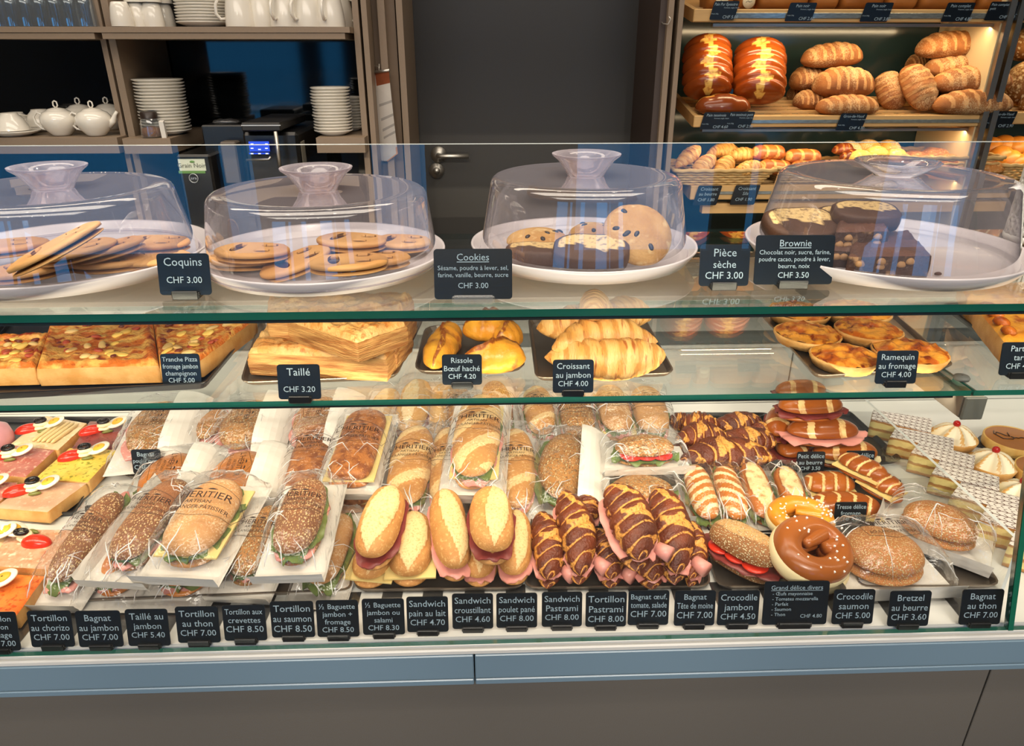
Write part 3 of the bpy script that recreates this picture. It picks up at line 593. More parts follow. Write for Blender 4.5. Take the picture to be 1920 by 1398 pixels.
# wrapped sandwich
def wrap(M,L,W,H,label,bread=f_bag,kind='long',fill=(('ham',1.05),),fn=None,paper='under',pr='along',group='film wrapped sandwiches',mar=.016,name='wrapped_sandwich',printed=True,fat=1.0,ps=1,marL=None):
    t=thing(name,label,'sandwich',M,group)
    pq=(3.2,2.4) if kind=='long' else ((2.0,2.0) if kind=='round' else (7,5))
    sandwich(None,L,W,H,bread,None,fill=fill,fn=fn,p=pq[0],q=pq[1],t=t)
    a=L/2+(marL or mar*1.6); b=W/2+mar; Hf=H*1.14+.004; sd=rnd.random()*20; e0=H*.12
    def fz(x,y,cr=1):
        X=min(1,abs(x)/a); Y=min(1,abs(y)/b)
        base=(1-X**4)**.5*(1-Y**3.2)**.55
        n_=noise.noise(Vector((x*55+sd,y*55,sd)))
        r_=1-abs(noise.noise(Vector((x*38-sd,y*38,3))))*2.0
        n2=noise.noise(Vector((x*16,y*16+sd,7)))
        return e0+(Hf-e0)*base*(1+.02*n2)+cr*(.003*n_+.0035*max(0,r_-.55)*2)*(.5+1.2*max(X**4,Y**3))
    g=[]
    nu,nv=44,26
    for i in range(nu+1):
        x=-a+2*a*i/nu; row=[]
        for j in range(nv+1):
            y=-b+2*b*j/nv
            wob=1+.05*noise.noise(Vector((x*30+sd,0,1)))
            row.append((x,y*wob,fz(x,y)))
        g.append(row)
    m=MB().grid(g)
    m.grid([[(x,s*b*(1+.05*noise.noise(Vector((x*30+sd,0,1)))),fz(x,b)*(1-k/2)+.0008) for k in range(3)] for s in (-1,1) for x in [-a+2*a*i/nu for i in range(nu+1)]][:nu+1])
    fr_=random.Random(int(abs(M.translation.x*9973+M.translation.y*7919))); top=lambda x,y:Vector((max(-a,min(a,x)),max(-b,min(b,y)),fz(x,y)+.0009))
    def crease_glint(pts,r0):  # thin hazy tube that draws a painted glint along a fold
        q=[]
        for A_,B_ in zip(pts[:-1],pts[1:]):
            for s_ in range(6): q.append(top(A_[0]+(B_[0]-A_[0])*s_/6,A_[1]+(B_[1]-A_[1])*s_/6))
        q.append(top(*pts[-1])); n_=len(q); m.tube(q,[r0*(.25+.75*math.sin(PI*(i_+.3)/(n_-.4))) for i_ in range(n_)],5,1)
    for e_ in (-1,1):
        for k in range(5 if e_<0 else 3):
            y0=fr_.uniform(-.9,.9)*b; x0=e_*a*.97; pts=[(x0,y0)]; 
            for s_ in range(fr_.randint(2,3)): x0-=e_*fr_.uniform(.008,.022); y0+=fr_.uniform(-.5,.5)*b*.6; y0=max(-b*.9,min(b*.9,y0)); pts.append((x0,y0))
            crease_glint(pts,fr_.uniform(.0006,.0014))
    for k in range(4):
        x0=fr_.uniform(-.7,.5)*a; y0=fr_.choice((-1,1))*b*.95; crease_glint([(x0,y0),(x0+fr_.uniform(-.02,.02),y0*fr_.uniform(.3,.6)),(x0+fr_.uniform(-.03,.03),y0*fr_.uniform(.0,.8))],fr_.uniform(.0005,.001))
    m.build('clear_wrapper',[film,film_fold_glint],t)
    # paper backing with a folded flap
    def sheet(x0,x1,y0,y1,zf,n=10,k=6):
        return [[(x0+(x1-x0)*i/n,y0+(y1-y0)*j/k,zf(x0+(x1-x0)*i/n,y0+(y1-y0)*j/k)) for j in range(k+1)] for i in range(n+1)]
    jit=lambda x,y:.0012*noise.noise(Vector((x*30+sd,y*30,5)))
    mp=MB().grid(sheet(-a*1.01,a*1.01,-b*1.02,b*1.02,lambda x,y:.0004+abs(jit(x,y))*.4),sm=False)
    fh=H*.45
    if paper in ('near','nearside','both'):   # folded up at the near (-x) end
        mp.grid([[(-a*1.01-.002*k-jit(k,y),y,fh*k/4) for k in range(5)] for y in [-b*1.02+2.04*b*i/12 for i in range(13)]],sm=False)
    if paper in ('side','both','nearside'):
        s=ps
        mp.grid([[(x,s*(b*1.02+.002*k)+jit(x,k),fh*k/4) for k in range(5)] for x in [-a*1.01+2.02*a*i/16 for i in range(17)]],sm=False)
    if paper=='wide':   # paper sleeve folded over one side of the bag
        s=ps
        mp.grid([[(x,s*(b*.42+b*.85*k/6),fz(x*.9,s*b*.5,0)*(1-(k/6)**2*.8)+.002+abs(jit(x,k))*2) for k in range(7)] for x in [-a*1.0+2.0*a*i/16 for i in range(17)]],sm=False)
    mp.build('paper_backing',m_paper,t)
    if printed:
        m=MB(); sg=W*.40 if pr=='along' else min(L*.22,.021)
        if pr=='down': mpf=lambda o_: (lambda X,Y:(o_-X,-Y,fz(o_-X,-Y,0)+.0032))
        elif pr=='across': mpf=lambda o_: (lambda X,Y:(o_+Y,-X,fz(o_+Y,-X,0)+.0032))
        else: mpf=lambda o_: (lambda X,Y:(o_+X,Y,fz(o_+X,Y,0)+.0032))
        w_=W*1.05 if pr=='across' else min(L*.6,.075); k=w_/7.2
        f_=mpf(0)
        put_text(m,"L'HERITIER",0,k*.35,k*1.45,f_,maxw=w_*.95)
        put_text(m,'ARTISAN',0,-k*.55,k*.75,f_,maxw=w_*.5)
        put_text(m,'BOULANGER-PÂTISSIER',0,-k*1.5,k*.85,f_,maxw=w_)
        hx_=[(-.62*w_,k*.4),(-.5*w_,k*1.7),(0,k*2.9),(.5*w_,k*1.7),(.62*w_,k*.4),(.56*w_,-k*1.9),(0,-k*2.6),(-.56*w_,-k*1.9)]
        pts=[]
        for i in range(len(hx_)):
            A,B=hx_[i],hx_[(i+1)%len(hx_)]; pts+=[(A[0]+(B[0]-A[0])*q_/4,A[1]+(B[1]-A[1])*q_/4) for q_ in range(4)]
        m.tube([f_(*q_) for q_ in pts],.00035,4,close=True)
        for sx in (-1,1): m.tube([f_(sx*w_*.04+sx*w_*.16*q_/4,k*1.75+.0006*math.sin(q_)) for q_ in range(5)],[.0002,.0011,.0014,.0009,.0002],5)
        m.build('printed_lettering',m_print,t)
    return t
def wrapd(u0,v0,h0,u1,v1,h1,wp,H,label,roll=0,**k):
    """wrapped sandwich between two photo points (near end first), heights above the deck, bread width in pixels"""
    p0,p1=D(u0,v0,h0),D(u1,v1,h1); L=(p1-p0).length; W=px((p0+p1)/2,wp); return wrap(frame(p0,p1,roll),L,W,H,label,**k)
def rolld(u0,v0,h0,u1,v1,h1,wp,H,label,name='filled_baguette',roll=0,**k):
    p0,p1=D(u0,v0,h0),D(u1,v1,h1); L=(p1-p0).length; W=px((p0+p1)/2,wp); return sandwich(frame(p0,p1,roll),L,W,H,k.pop('mt',f_bag),label,name=name,**k)
# slab given by four photo corners (front-left, front-right, back-right, back-left) of its top face
def slab(name,label,cat,q,zt,th,mats,group=None,nx=16,ny=12,disp=.001,ds=60,rim=None,edge=.003,sidek=4,pfn=None,bulge=0,prt='body',child=True):
    pts=[P(u,v,z) for (u,v),z in zip(q,zt if isinstance(zt,(list,tuple)) else [zt]*4)]
    c=sum(pts,Vector())/4; c.z=min(p.z for p in pts)-th; e=pts[1]-pts[0]; M=at(c,math.atan2(e.y,e.x)); Mi=M.inverted(); pts=[Mi@p for p in pts]
    m=MB(); sd=rnd.random()*9; g=[]
    for i in range(nx+1):
        row=[]
        for j in range(ny+1):
            s,t_=i/nx,j/ny; s2=s; p=(pts[0]*(1-s)+pts[1]*s)*(1-t_)+(pts[3]*(1-s)+pts[2]*s)*t_
            ed=min(s,1-s,t_,1-t_); n_=noise.noise(Vector((p.x*ds+sd,p.y*ds,0)))*disp+noise.noise(Vector((p.x*ds*2.7+sd,p.y*ds*2.7,2)))*disp*.6
            h=bulge*(math.sin(PI*s)*math.sin(PI*t_))**.5
            if ed==0: n_=n_*.3-edge
            if rim and ed>0: h+=rim*(1-sstep(.04,.12,ed))
            row.append(Vector((p.x,p.y,p.z+n_+h)))
        g.append(row)
    m.grid(g,0)
    bd=[g[i][0] for i in range(nx+1)]+[g[nx][j] for j in range(1,ny+1)]+[g[i][ny] for i in range(nx-1,-1,-1)]+[g[0][j] for j in range(ny-1,0,-1)]
    cc=sum(bd,Vector())/len(bd); rows=[]
    for k in range(sidek+1):
        f_=k/sidek; o_=1+(.018*math.sin(PI*f_)+.004)
        rows.append([Vector((cc.x+(p.x-cc.x)*o_*(1+disp*4*noise.noise(Vector((p.x*40,p.y*40,k*3+sd)))),cc.y+(p.y-cc.y)*o_,p.z*(1-f_))) for p in bd])
    rows[0]=bd; m.grid(rows[::-1],1,closev=True); m.add([p for p in rows[-1]],[tuple(range(len(bd)))],1)
    if child:
        t=thing(name,label,cat,M,group); m.build(prt,mats,t); return t,g,Mi
    o=m.build(name,mats); o.matrix_world=M; return tag(o,label,cat,group),g,Mi
def tray(q,z,label,mt,lip=.008,name='steel_tray',rx=.02,th=.0015,group=None,flare=.006):
    """tray from four corners, raised rim"""
    pts=[P(u,v,z) for u,v in q]; c=sum(pts,Vector())/4; e=pts[1]-pts[0]; M=at(c,math.atan2(e.y,e.x)); Mi=M.inverted(); pts=[Mi@p for p in pts]
    out=[]
    for i in range(4):
        A,B,C=pts[i-1],pts[i],pts[(i+1)%4]; d0=(A-B).normalized(); d1=(C-B).normalized()
        for k in range(5):
            s=k/4; out.append(B+d0*rx*(1-s)**2+d1*rx*s**2)
    m=MB()
    def off(s,z_): return [Vector((p.x+(p.x/ (abs(p.x)+.03))*s,p.y+(p.y/(abs(p.y)+.03))*s,z_)) for p in out]
    rows=[off(-flare,.0008),off(0,lip),off(.003,lip),off(.003,lip-.0015),off(-flare+.003,0)]
    m.grid(rows,closev=True,sm=False); m.add(rows[0],[tuple(range(len(out)))],sm=False); m.add(rows[-1],[tuple(range(len(out)))[::-1]],sm=False)
    o=m.build(name,mt); o.matrix_world=M; return tag(o,label,'tray',group)
# ================= middle glass shelf =================
sq4=lambda *a: list(zip(a[::2],a[1::2]))
tray(sq4(-120,755,386,730,489,605,20,605),LS+.001,'large black tray under the pizza slices',m_black,lip=.012,name='black_tray',rx=.012)
tray(sq4(455,724,742,712,796,598,490,606),LS+.001,'steel tray under the stack of puff pastry squares',m_tray)
tray(sq4(778,704,985,698,962,615,800,618),LS+.001,'small steel tray under the rissoles',m_tray,rx=.03)
tray(sq4(1006,716,1262,706,1205,600,992,604),LS+.001,'steel tray under the ham croissants',m_tray)
tray(sq4(1530,712,1786,693,1672,592,1420,588),LS+.001,'steel tray under the small cheese tarts',m_tray)
tray(sq4(1885,668,2190,640,2010,560,1768,580),LS+.001,'black tray under the apple tart slices',m_black,lip=.012,name='black_tray',rx=.01)
tray(sq4(-60,668,-2,640,24,605,-60,606),LS+.001,'corner of a second black tray behind the pizza tray',m_black,lip=.01,name='black_tray',rx=.008)
zt=LS+.036
def pizza(q,label,zs=None):
    t,g,Mi=slab('pizza_slice',label,'pizza slice',q,zs or zt,.030 if not zs else .03,[f_pizza,f_rim],'pizza slices on the black tray',disp=.0036,ds=60,rim=.005,nx=30,ny=22,prt='crust_and_topping')
    for k in range(24):
        i,j=rnd.randrange(3,27),rnd.randrange(3,19); c=g[i][j]
        if k%4==1:
            m=MB().blob(rnd.uniform(.012,.03),rnd.uniform(.01,.02),.005,base=.5,nu=12,nv=10,amp=.35,ns=80); n='melted_cheese'; mt=mat('melted_cheese','#ecc566',.25,var=.12,bsc=50)
        elif k%4==3:
            m=MB().blob(rnd.uniform(.008,.016),.009,.004,base=.5,nu=10,nv=10,amp=.3,ns=90); n='browned_spot'; mt=mat('browned_cheese_spot','#6b2c18',.3,var=.3)
        elif k%4==0: 
            m=MB().blob(rnd.uniform(.014,.026),.012,.006,base=.4,nu=10,nv=10,amp=.2,ns=90); n='mushroom_slice'; mt=mat('mushroom','#d9b878',.4,var=.25,bsc=60)
        else: m=MB().blob(.014,.011,.005,nu=10,nv=10,amp=.2,ns=90); n='ham_piece'; mt=mat('baked_ham','#a8482e',.35,var=.2)
        m.build(n,mt,t,loc=c-Vector((0,0,.001)),rot=(rnd.uniform(-.2,.2),rnd.uniform(-.2,.2),rnd.random()*3))
pizza(sq4(68,688,296,682,284,594,96,596),'pizza slice with mushrooms lying across the middle of the tray')
pizza(sq4(-90,690,64,686,94,626,-20,630),'pizza slice cut off by the frame edge')
pizza(sq4(299,682,376,672,478,596,287,598),'pizza slice with ham at the card end of the tray')
def taille(q,z,th,label): slab('puff_pastry_square',label,'puff pastry',q,z,th,[f_puff,f_puffside],'stacked puff pastry squares',disp=.0065,ds=48,nx=48,ny=32,edge=.008,sidek=10,bulge=.008,child=False)
b=LS+.004
taille(sq4(464,652,722,664,770,612,498,612),b+.046,.044,'lowest front puff pastry square of the stack')
taille(sq4(600,640,740,640,778,575,560,575),b+.052,.046,'puff pastry square at the back under the upper two')
taille(sq4(668,632,762,600,672,566,500,582),b+.094,.038,'puff pastry square turned cornerwise on top of the front one')
taille(sq4(500,584,738,596,772,548,502,556),b+.100,.040,'puff pastry square at the back top just above the glass edge')
# rissoles: half moon with crimped ridge
def fn_ris(t,a):
    d=abs(math.cos(a)-.25*math.sin(t*3)); top=math.sin(a)>.2
    return 1+(.22*(1-sstep(0,.22,d)) if top else 0)+.03*math.sin(t*14+2*a),(1-sstep(.05,.3,d) if top else 0)
def ris(u0,v0,u1,v1,wp,H,h0,h1,label,bend=0):
    p0,p1=P(u0,v0,LS+.003+h0),P(u1,v1,LS+.003+h1)
    loaf('rissole',p0,p1,px(p0,wp),H,food('rissole_crust','#e6aa3a','#d68a28','#8e4a1c',sc=20,bump=.5,bsc=70,rough=.28,c4='#a5622a',sc4=22),label,'rissole','rissoles on the small steel tray',fn=fn_ris,p=2.2,q=1.8,amp=.09,ns=30,bend=bend,nu=40,nv=32)
ris(866,704,985,690,62,.05,0,0,'large rissole lying across the tray behind its card')
ris(812,706,850,630,66,.042,0,.0,'rissole at the card end with a browned ridge')
ris(868,640,958,634,70,.05,.014,.014,'rissole resting on top at the back of the small tray')
ris(930,668,975,640,50,.045,.003,.01,'yellow rissole tucked behind the large one')
def crj(u0,v0,h0,u1,v1,h1,wp,H,label,bend=-.02,**k):
    p0,p1=P(u0,v0,LS+.003+h0),P(u1,v1,LS+.003+h1)
    return loaf('ham_croissant',p0,p1,px(p0,wp),H,f_cro,label,'croissant','large ham croissants on the steel tray',fn=fn_cro(7,dep=.12),p=2.6,q=1.3,bend=bend,amp=.12,nu=60,nv=28,**k)
crj(1022,704,0,1252,700,0,86,.062,'golden ham croissant lying across the front of its tray',bend=.03)
crj(1030,672,.02,1225,658,.02,80,.06,'golden ham croissant in the second row of the tray')
crj(1012,645,.025,1180,618,.035,76,.06,'golden ham croissant at the back of the tray near its rim',bend=.02)
crj(1120,634,.03,1210,606,.03,66,.055,'browner ham croissant at the back corner of the tray')
crj(1108,612,.075,1118,576,.085,56,.045,'topmost ham croissant poking above the glass edge',bend=0)
def quiche(u0,u1,v0,v1,h,label,tx=0,ty=0):
    c=P((u0+u1)/2,(v0+v1)/2+4,LS+.004+h); r=px(c,(u1-u0)/2); t=thing('cheese_tart',label,'cheese tart',at(c,rnd.random()*3),'small cheese tarts on the steel tray')
    w_=lambda a,k:1+.012*math.sin(a*26)+.02*math.sin(a*3+u0)
    MB().lathe([(.001,.0),(r*.86,0),(r*.98,.012),(r,.016),(r*.97,.0175),(r*.92,.015)],60,0,wob=w_).build('pastry_shell',f_rim,t)
    m=MB(); g=[]
    for k in range(12):
        rr=r*.955*k/11+.0005; g.append([(rr*math.cos(2*PI*j/40),rr*math.sin(2*PI*j/40),.0175+.006*(1-(k/11)**3)+.0065*noise.noise(Vector((rr*math.cos(2*PI*j/40)*85+u0,rr*math.sin(2*PI*j/40)*85,0)))-.001*(k==11)) for j in range(40)])
    m.grid(g,closev=True).build('browned_filling',f_quiche,t)
    t.rotation_euler.x+=tx; t.rotation_euler.y+=ty
quiche(1440,1552,572,618,.004,'browned cheese tart in the far corner of its tray')
quiche(1542,1664,570,617,.004,'browned cheese tart at the back beside the glass gap')
quiche(1452,1573,612,662,.002,'darkest cheese tart in the middle row of the tray')
quiche(1564,1684,607,652,.008,'cheese tart with a pale rim in the middle row')
quiche(1519,1642,652,708,0,'cheese tart at the front corner of the tray left of its card')
quiche(1636,1770,643,700,.003,'largest cheese tart partly behind its card')
# apple tart slice
t,g,Mi=slab('tart_slice','golden apple tart slice with a bubbled pastry rim','tart slice',sq4(1886,640,2100,622,2000,556,1812,552),LS+.045,.036,[food('tart_glaze','#e0a038','#c9761f',None,sc=20,bump=.8,bsc=40,rough=.12,c4='#a04a14',sc4=24),f_rim],'apple tart slices on the short glass shelf',disp=.003,ds=45,rim=.006,nx=24,ny=18)
for k in range(6):
    c=g[1+k*0][2+k*3 if k<6 else 2]; MB().blob(.03,.022,.014,amp=.1,nu=14,nv=12).build('browned_bubble',food('bubble_crust','#8e3c14','#c06a22',None,sc=30,rough=.12),t,loc=c+Vector((.004,0,-.004)),rot=(0,0,1.2+k*.3))
t,g,Mi=slab('tart_slice','apple tart slice seen through the upper glass shelf','tart slice',sq4(1815,560,1960,552,1930,528,1800,530),LS+.06,.03,[mat('tart_glaze','#fff'),f_rim],'apple tart slices on the short glass shelf',disp=.003,ds=45,rim=.006,nx=18,ny=12)
# ================= upper glass shelf: plates, covers, cookies =================
pl=mat('white_melamine_plate','#c9c1c3',.25,spec=.6,coat=.2)
cov=glass('cake_cover_plastic',(.955,.95,.965,1),haze=.045,hcol=(.62,.56,.64,1),boost=1.7,base=.02)
knobm=glass('frosted_knob_plastic',(.8,.78,.82,1),haze=.16,hcol=(.62,.55,.6,1),boost=1.1,rough=.05)
CV=[]
def cake(u,v,Rp,y,Rb,Rt,zh,label,klabel,clear=False,kr=.048):
    c=P(u,v,US+.001); c=Vector((c.x,y,US+.001)); 
    c.x=Q(u,v,y).x
    o=MB().lathe([(.001,.004),(Rp*.55,.004),(Rp*.60,.0),(Rp*.64,0),(Rp*.66,.004),(Rp*.92,.006),(Rp,.024),(Rp*.995,.0265),(Rp*.975,.025),(Rp*.90,.0105),(Rp*.86,.009),(Rp*.845,.0115),(Rp*.83,.009),(.001,.009)],72).build('cake_plate',pl,loc=c)
    tag(o,label,'cake plate','white cake plates on the upper glass shelf')
    z0=.0125; t=thing('cake_cover',klabel,'cake cover',at(c+Vector((0,0,z0))),'clear covers over the cakes')
    rr=.014; h=zh-(US+.001+z0); pr=[(Rb,0)]+[(Rb+(Rt-Rb)*k/8,(h-rr)*k/8) for k in range(1,9)]
    pr+=[(Rt-rr*(1-math.cos(R(q_))),h-rr+rr*math.sin(R(q_))) for q_ in (20,40,60,80)]
    pr+=[(Rt*.8,h-.0005),(Rt*.45,h-.002),(kr*.52,h-.002)]
    MB().lathe(pr,96).build('cover_shell',cov,t)
    MB().lathe([(Rb-.001,0),(Rb+.0035,0),(Rb+.0035,.0025),(Rb,.003)],96).build('cover_rim',knobm,t)
    if clear: kp=[(.001,h-.002),(kr*.5,h-.002),(kr*.72,h+.006),(kr*.95,h+.014),(kr,h+.017),(kr*.96,h+.018),(kr*.7,h+.010),(kr*.45,h+.004),(.001,h+.004)]
    else: kp=[(.001,h-.004),(kr*.5,h-.004),(kr*.6,h+.006),(kr*.82,h+.02),(kr*.98,h+.026),(kr,h+.0285),(kr*.97,h+.029),(kr*.78,h+.022),(kr*.52,h+.007),(kr*.4,h-.001),(.001,h-.001)]
    MB().lathe(kp,56).build('knob',knobm if not clear else cov,t)
    return c
g1=cake(134,486,.187,1.01,.168,.150,CH-.170,'white cake plate holding overlapping face cookies','clear cake cover over the nearest pile of face cookies, cut by the frame')
g2=cake(611,486,.168,.998,.158,.146,CH-.172,'white cake plate with scattered jam face cookies','clear cake cover between the coquins and cookies cards')
g3=cake(1092,478,.163,1.03,.150,.134,CH-.160,'white cake plate with chocolate chip cookies','clear cake cover over the chocolate chip cookies')
g4=cake(1647,474,.189,1.01,.174,.155,CH-.158,'large white cake plate with brownies','large clear cake cover with a flat see-through knob over the brownies',clear=True,kr=.056)
ZP=US+.0115
def facecookie(u,v,h,rz,label,tx=0,ty=0,L=.098,W=.07):
    c=P(u,v,ZP+h); t=thing('face_cookie',label,'cookie',at(c,rz,tx,ty),'jam face cookies under the covers')
    def ell(s,n=36): return [(math.cos(2*PI*k/n)*L/2*s*(1-.04*math.sin(2*PI*k/n)),math.sin(2*PI*k/n)*W/2*s) for k in range(n)]
    MB().blob(L*.98,W*.98,.008,p=2,q=2,base=.5,nu=20,nv=20,amp=.02).build('lower_biscuit',f_short,t)
    MB().blob(L*.9,W*.9,.0055,p=2,q=2,base=.5,nu=20,nv=20,amp=.01).build('jam_layer',m_jam,t,loc=(0,0,.0088))
    # upper biscuit with two eye holes and a slot, made as a polar grid around holes
    m=MB(); n=40; holes=[(L*.2,W*.19,.0115,.0075),(L*.2,-W*.19,.0115,.0075),(-L*.18,0,.0075,.021)]
    gx,gy=64,48; vid={}; vs=[]; fs=[]
    def inside(x,y,s=1): return (2*x/L/s)**2+(2*y/W/s)**2<1
    def warp(x,y):
        for hx0,hy0,ax,ay in holes:
            dx,dy=(x-hx0)/ax,(y-hy0)/ay; r=math.hypot(dx,dy)
            if r<1: 
                r_=r or 1e-3; return None if r<.62 else (hx0+dx/r_*ax,hy0+dy/r_*ay)
        return (x,y)
    grid={}
    for i in range(gx+1):
        for j in range(gy+1):
            s,tt=-1+2*i/gx,-1+2*j/gy; x=s*math.sqrt(1-tt*tt/2)*L/2; y=tt*math.sqrt(1-s*s/2)*W/2; q_=warp(x,y)
            if q_: e=1-max(abs(s),abs(tt)); grid[i,j]=len(vs); vs.append((q_[0],q_[1],.0125+.0035*min(1,e*5)**.5))
    top=len(vs); vs+=[(x,y,.0095) for x,y,z in vs]
    fs=[]; ec={}
    for i in range(gx):
        for j in range(gy):
            k=[(i,j),(i+1,j),(i+1,j+1),(i,j+1)]
            if all(q_ in grid for q_ in k):
                f_=[grid[q_] for q_ in k]; fs.append(tuple(f_)); fs.append(tuple(top+a_ for a_ in f_[::-1]))
                for a_ in range(4):
                    e=(f_[a_],f_[(a_+1)%4]); 
                    if (e[1],e[0]) in ec: del ec[(e[1],e[0])]
                    else: ec[e]=1
    for a_,b_ in ec: fs.append((b_,a_,top+a_,top+b_))
    m.add(vs,fs); m.build('upper_biscuit',f_short,t)
fc=facecookie
fc(8,478,.02,.5,'face cookie at the frame edge under the first cover',L=.11)
fc(118,505,.002,-.2,'face cookie lying flat at the front of the first pile')
fc(60,520,.004,.9,'face cookie showing dark jam at the bottom of the first pile')
fc(205,505,.004,.1,'face cookie lying low in the middle of the first plate')
fc(150,485,.024,.35,'face cookie in the middle layer of the first pile',ty=-.15)
fc(115,478,.05,.35,'topmost face cookie tilted steeply on the first pile',ty=-.42,L=.115)
fc(205,482,.02,.2,'face cookie leaning behind the first pile',ty=-.2)
fc(292,470,.012,-.15,'pale face cookie near the rim of the first plate',L=.1)
fc(290,500,.002,.2,'face cookie half hidden by the coquins card')
fc(460,500,.0,-.1,'lower face cookie at the left of the second plate',L=.1)
fc(475,486,.016,-.15,'upper face cookie of the pair at the left of the second plate',L=.1)
fc(660,466,.02,-.35,'face cookie leaning at the back of the second plate',L=.1)
fc(655,480,.002,.1,'face cookie under the leaning one on the second plate')
fc(752,468,.006,-.25,'face cookie near the right rim of the second plate',L=.088)
fc(560,505,.004,.6,'face cookie tilted up on the front of the second plate',ty=-.25)
fc(700,500,.004,.05,'face cookie lying at the front of the second plate',L=.1)
fc(655,508,.016,.2,'amber jam face cookie in the front pile of the second plate')
def ccookie(u,v,h,r,label,tx=0,rz=0,H=.026):
    c=P(u,v,ZP+h); t=thing('chocolate_chip_cookie',label,'cookie',at(c,rz,tx),'chocolate chip cookies')
    MB().blob(2*r,2*r,H,p=2,q=2,base=.3,amp=.05,ns=20,nu=30,nv=36).build('cookie_body',f_cookie,t)
    for k in range(6):
        a=rnd.random()*6.28; q_=r*.8*math.sqrt(rnd.random()); z=H*.28+H*.7*math.sqrt(max(0,1-(q_/r)**2))
        MB().blob(.012,.008,.006,nu=8,nv=8).build('chocolate_chip',m_chip,t,loc=(q_*math.cos(a),q_*math.sin(a),z-.0035),rot=(0,0,a))
ccookie(1008,462,.006,.046,'chocolate chip cookie lying flat at the back of the third plate')
ccookie(1110,450,.004,.036,'small pale cookie behind the upright one')
ccookie(1192,446,.036,.047,'large chocolate chip cookie leaning upright under the third cover',tx=.8,rz=.1,H=.026)
def half(u,v,h,rz,label,L=.085,W=.062,th=.022,tx=0,ty=0,cat='cookie',round_=.5,name='marbled_biscuit'):
    c=P(u,v,ZP+h); t=thing(name,label,cat,at(c,rz,tx,ty),'marbled chocolate biscuits')
    m=MB(); g=[]; aa=[]; n=44
    def pt(a): 
        x,y=math.cos(a),math.sin(a); q_=(abs(x)**3+abs(y)**3)**(-1/3); return x*q_*L/2,y*q_*W/2
    prof=[(.001,th),(.3,th),(.6,th),(.8,th),(.93,th*.98),(1,th*.85),(1.01,th*.4),(.97,0),(.001,0)]
    for s,z in prof:
        row=[]; ar=[]
        for j in range(n):
            x,y=pt(2*PI*j/n); x*=s; y*=s; row.append((x,y,z+.0015*noise.noise(Vector((x*50,y*50,1)))))
            ar.append(1 if z>th*.9 and (y-.1*W+.2*W*math.sin(x*90)*.5)>-.12*W and s<.9 else 0)
        g.append(row); aa.append(ar)
    m.grid(g[::-1],closev=True,a=aa[::-1]).build('biscuit_body',f_choc,t)
half(1016,492,.002,-.15,'marbled biscuit behind the cookies card',L=.1)
half(1108,487,.014,-.22,'marbled biscuit resting on its neighbour at the front of the third plate',L=.1,tx=.35)
half(1500,438,.03,.1,'large marbled biscuit with a vanilla top beside the brownies',L=.11,W=.08,tx=.3)
half(1565,430,.03,.3,'pale half of a marbled biscuit under the fourth cover',L=.07,W=.06,tx=.5)
half(1618,418,.045,-.15,'marbled biscuit on its edge behind the brownies',L=.09,tx=.2)
def brownie(q,zt_,th,label):
    t,g,Mi=slab('brownie',label,'brownie',q,ZP+zt_,th,[f_browntop,f_brown],'walnut brownies under the fourth cover',disp=.003,ds=70,nx=20,ny=14,edge=.004,sidek=5,prt='brownie_body')
    for k in range(5):
        p_=g[rnd.randrange(2,18)][0]; MB().blob(.012,.008,.009,amp=.2,ns=90,nu=10,nv=8).build('walnut_piece',mat('walnut','#a87f52',.6,var=.25,bsc=90),t,loc=(p_.x,p_.y-.001,p_.z*rnd.uniform(.2,.75)))
brownie(sq4(1592,476,1748,474,1705,430,1608,430),.034,.032,'front walnut brownie with a jagged cut face')
brownie(sq4(1500,462,1600,466,1612,436,1515,434),.030,.026,'walnut brownie half hidden by its card')
brownie(sq4(1568,430,1668,428,1650,402,1575,402),.052,.034,'walnut brownie at the back of the pile')
o=MB().blob(.01,.006,.005,amp=.3,nu=8,nv=8).build('brownie_crumb',f_brown,loc=P(1758,516,ZP)); tag(o,'dark crumb on the plate beside the front brownie','crumb')
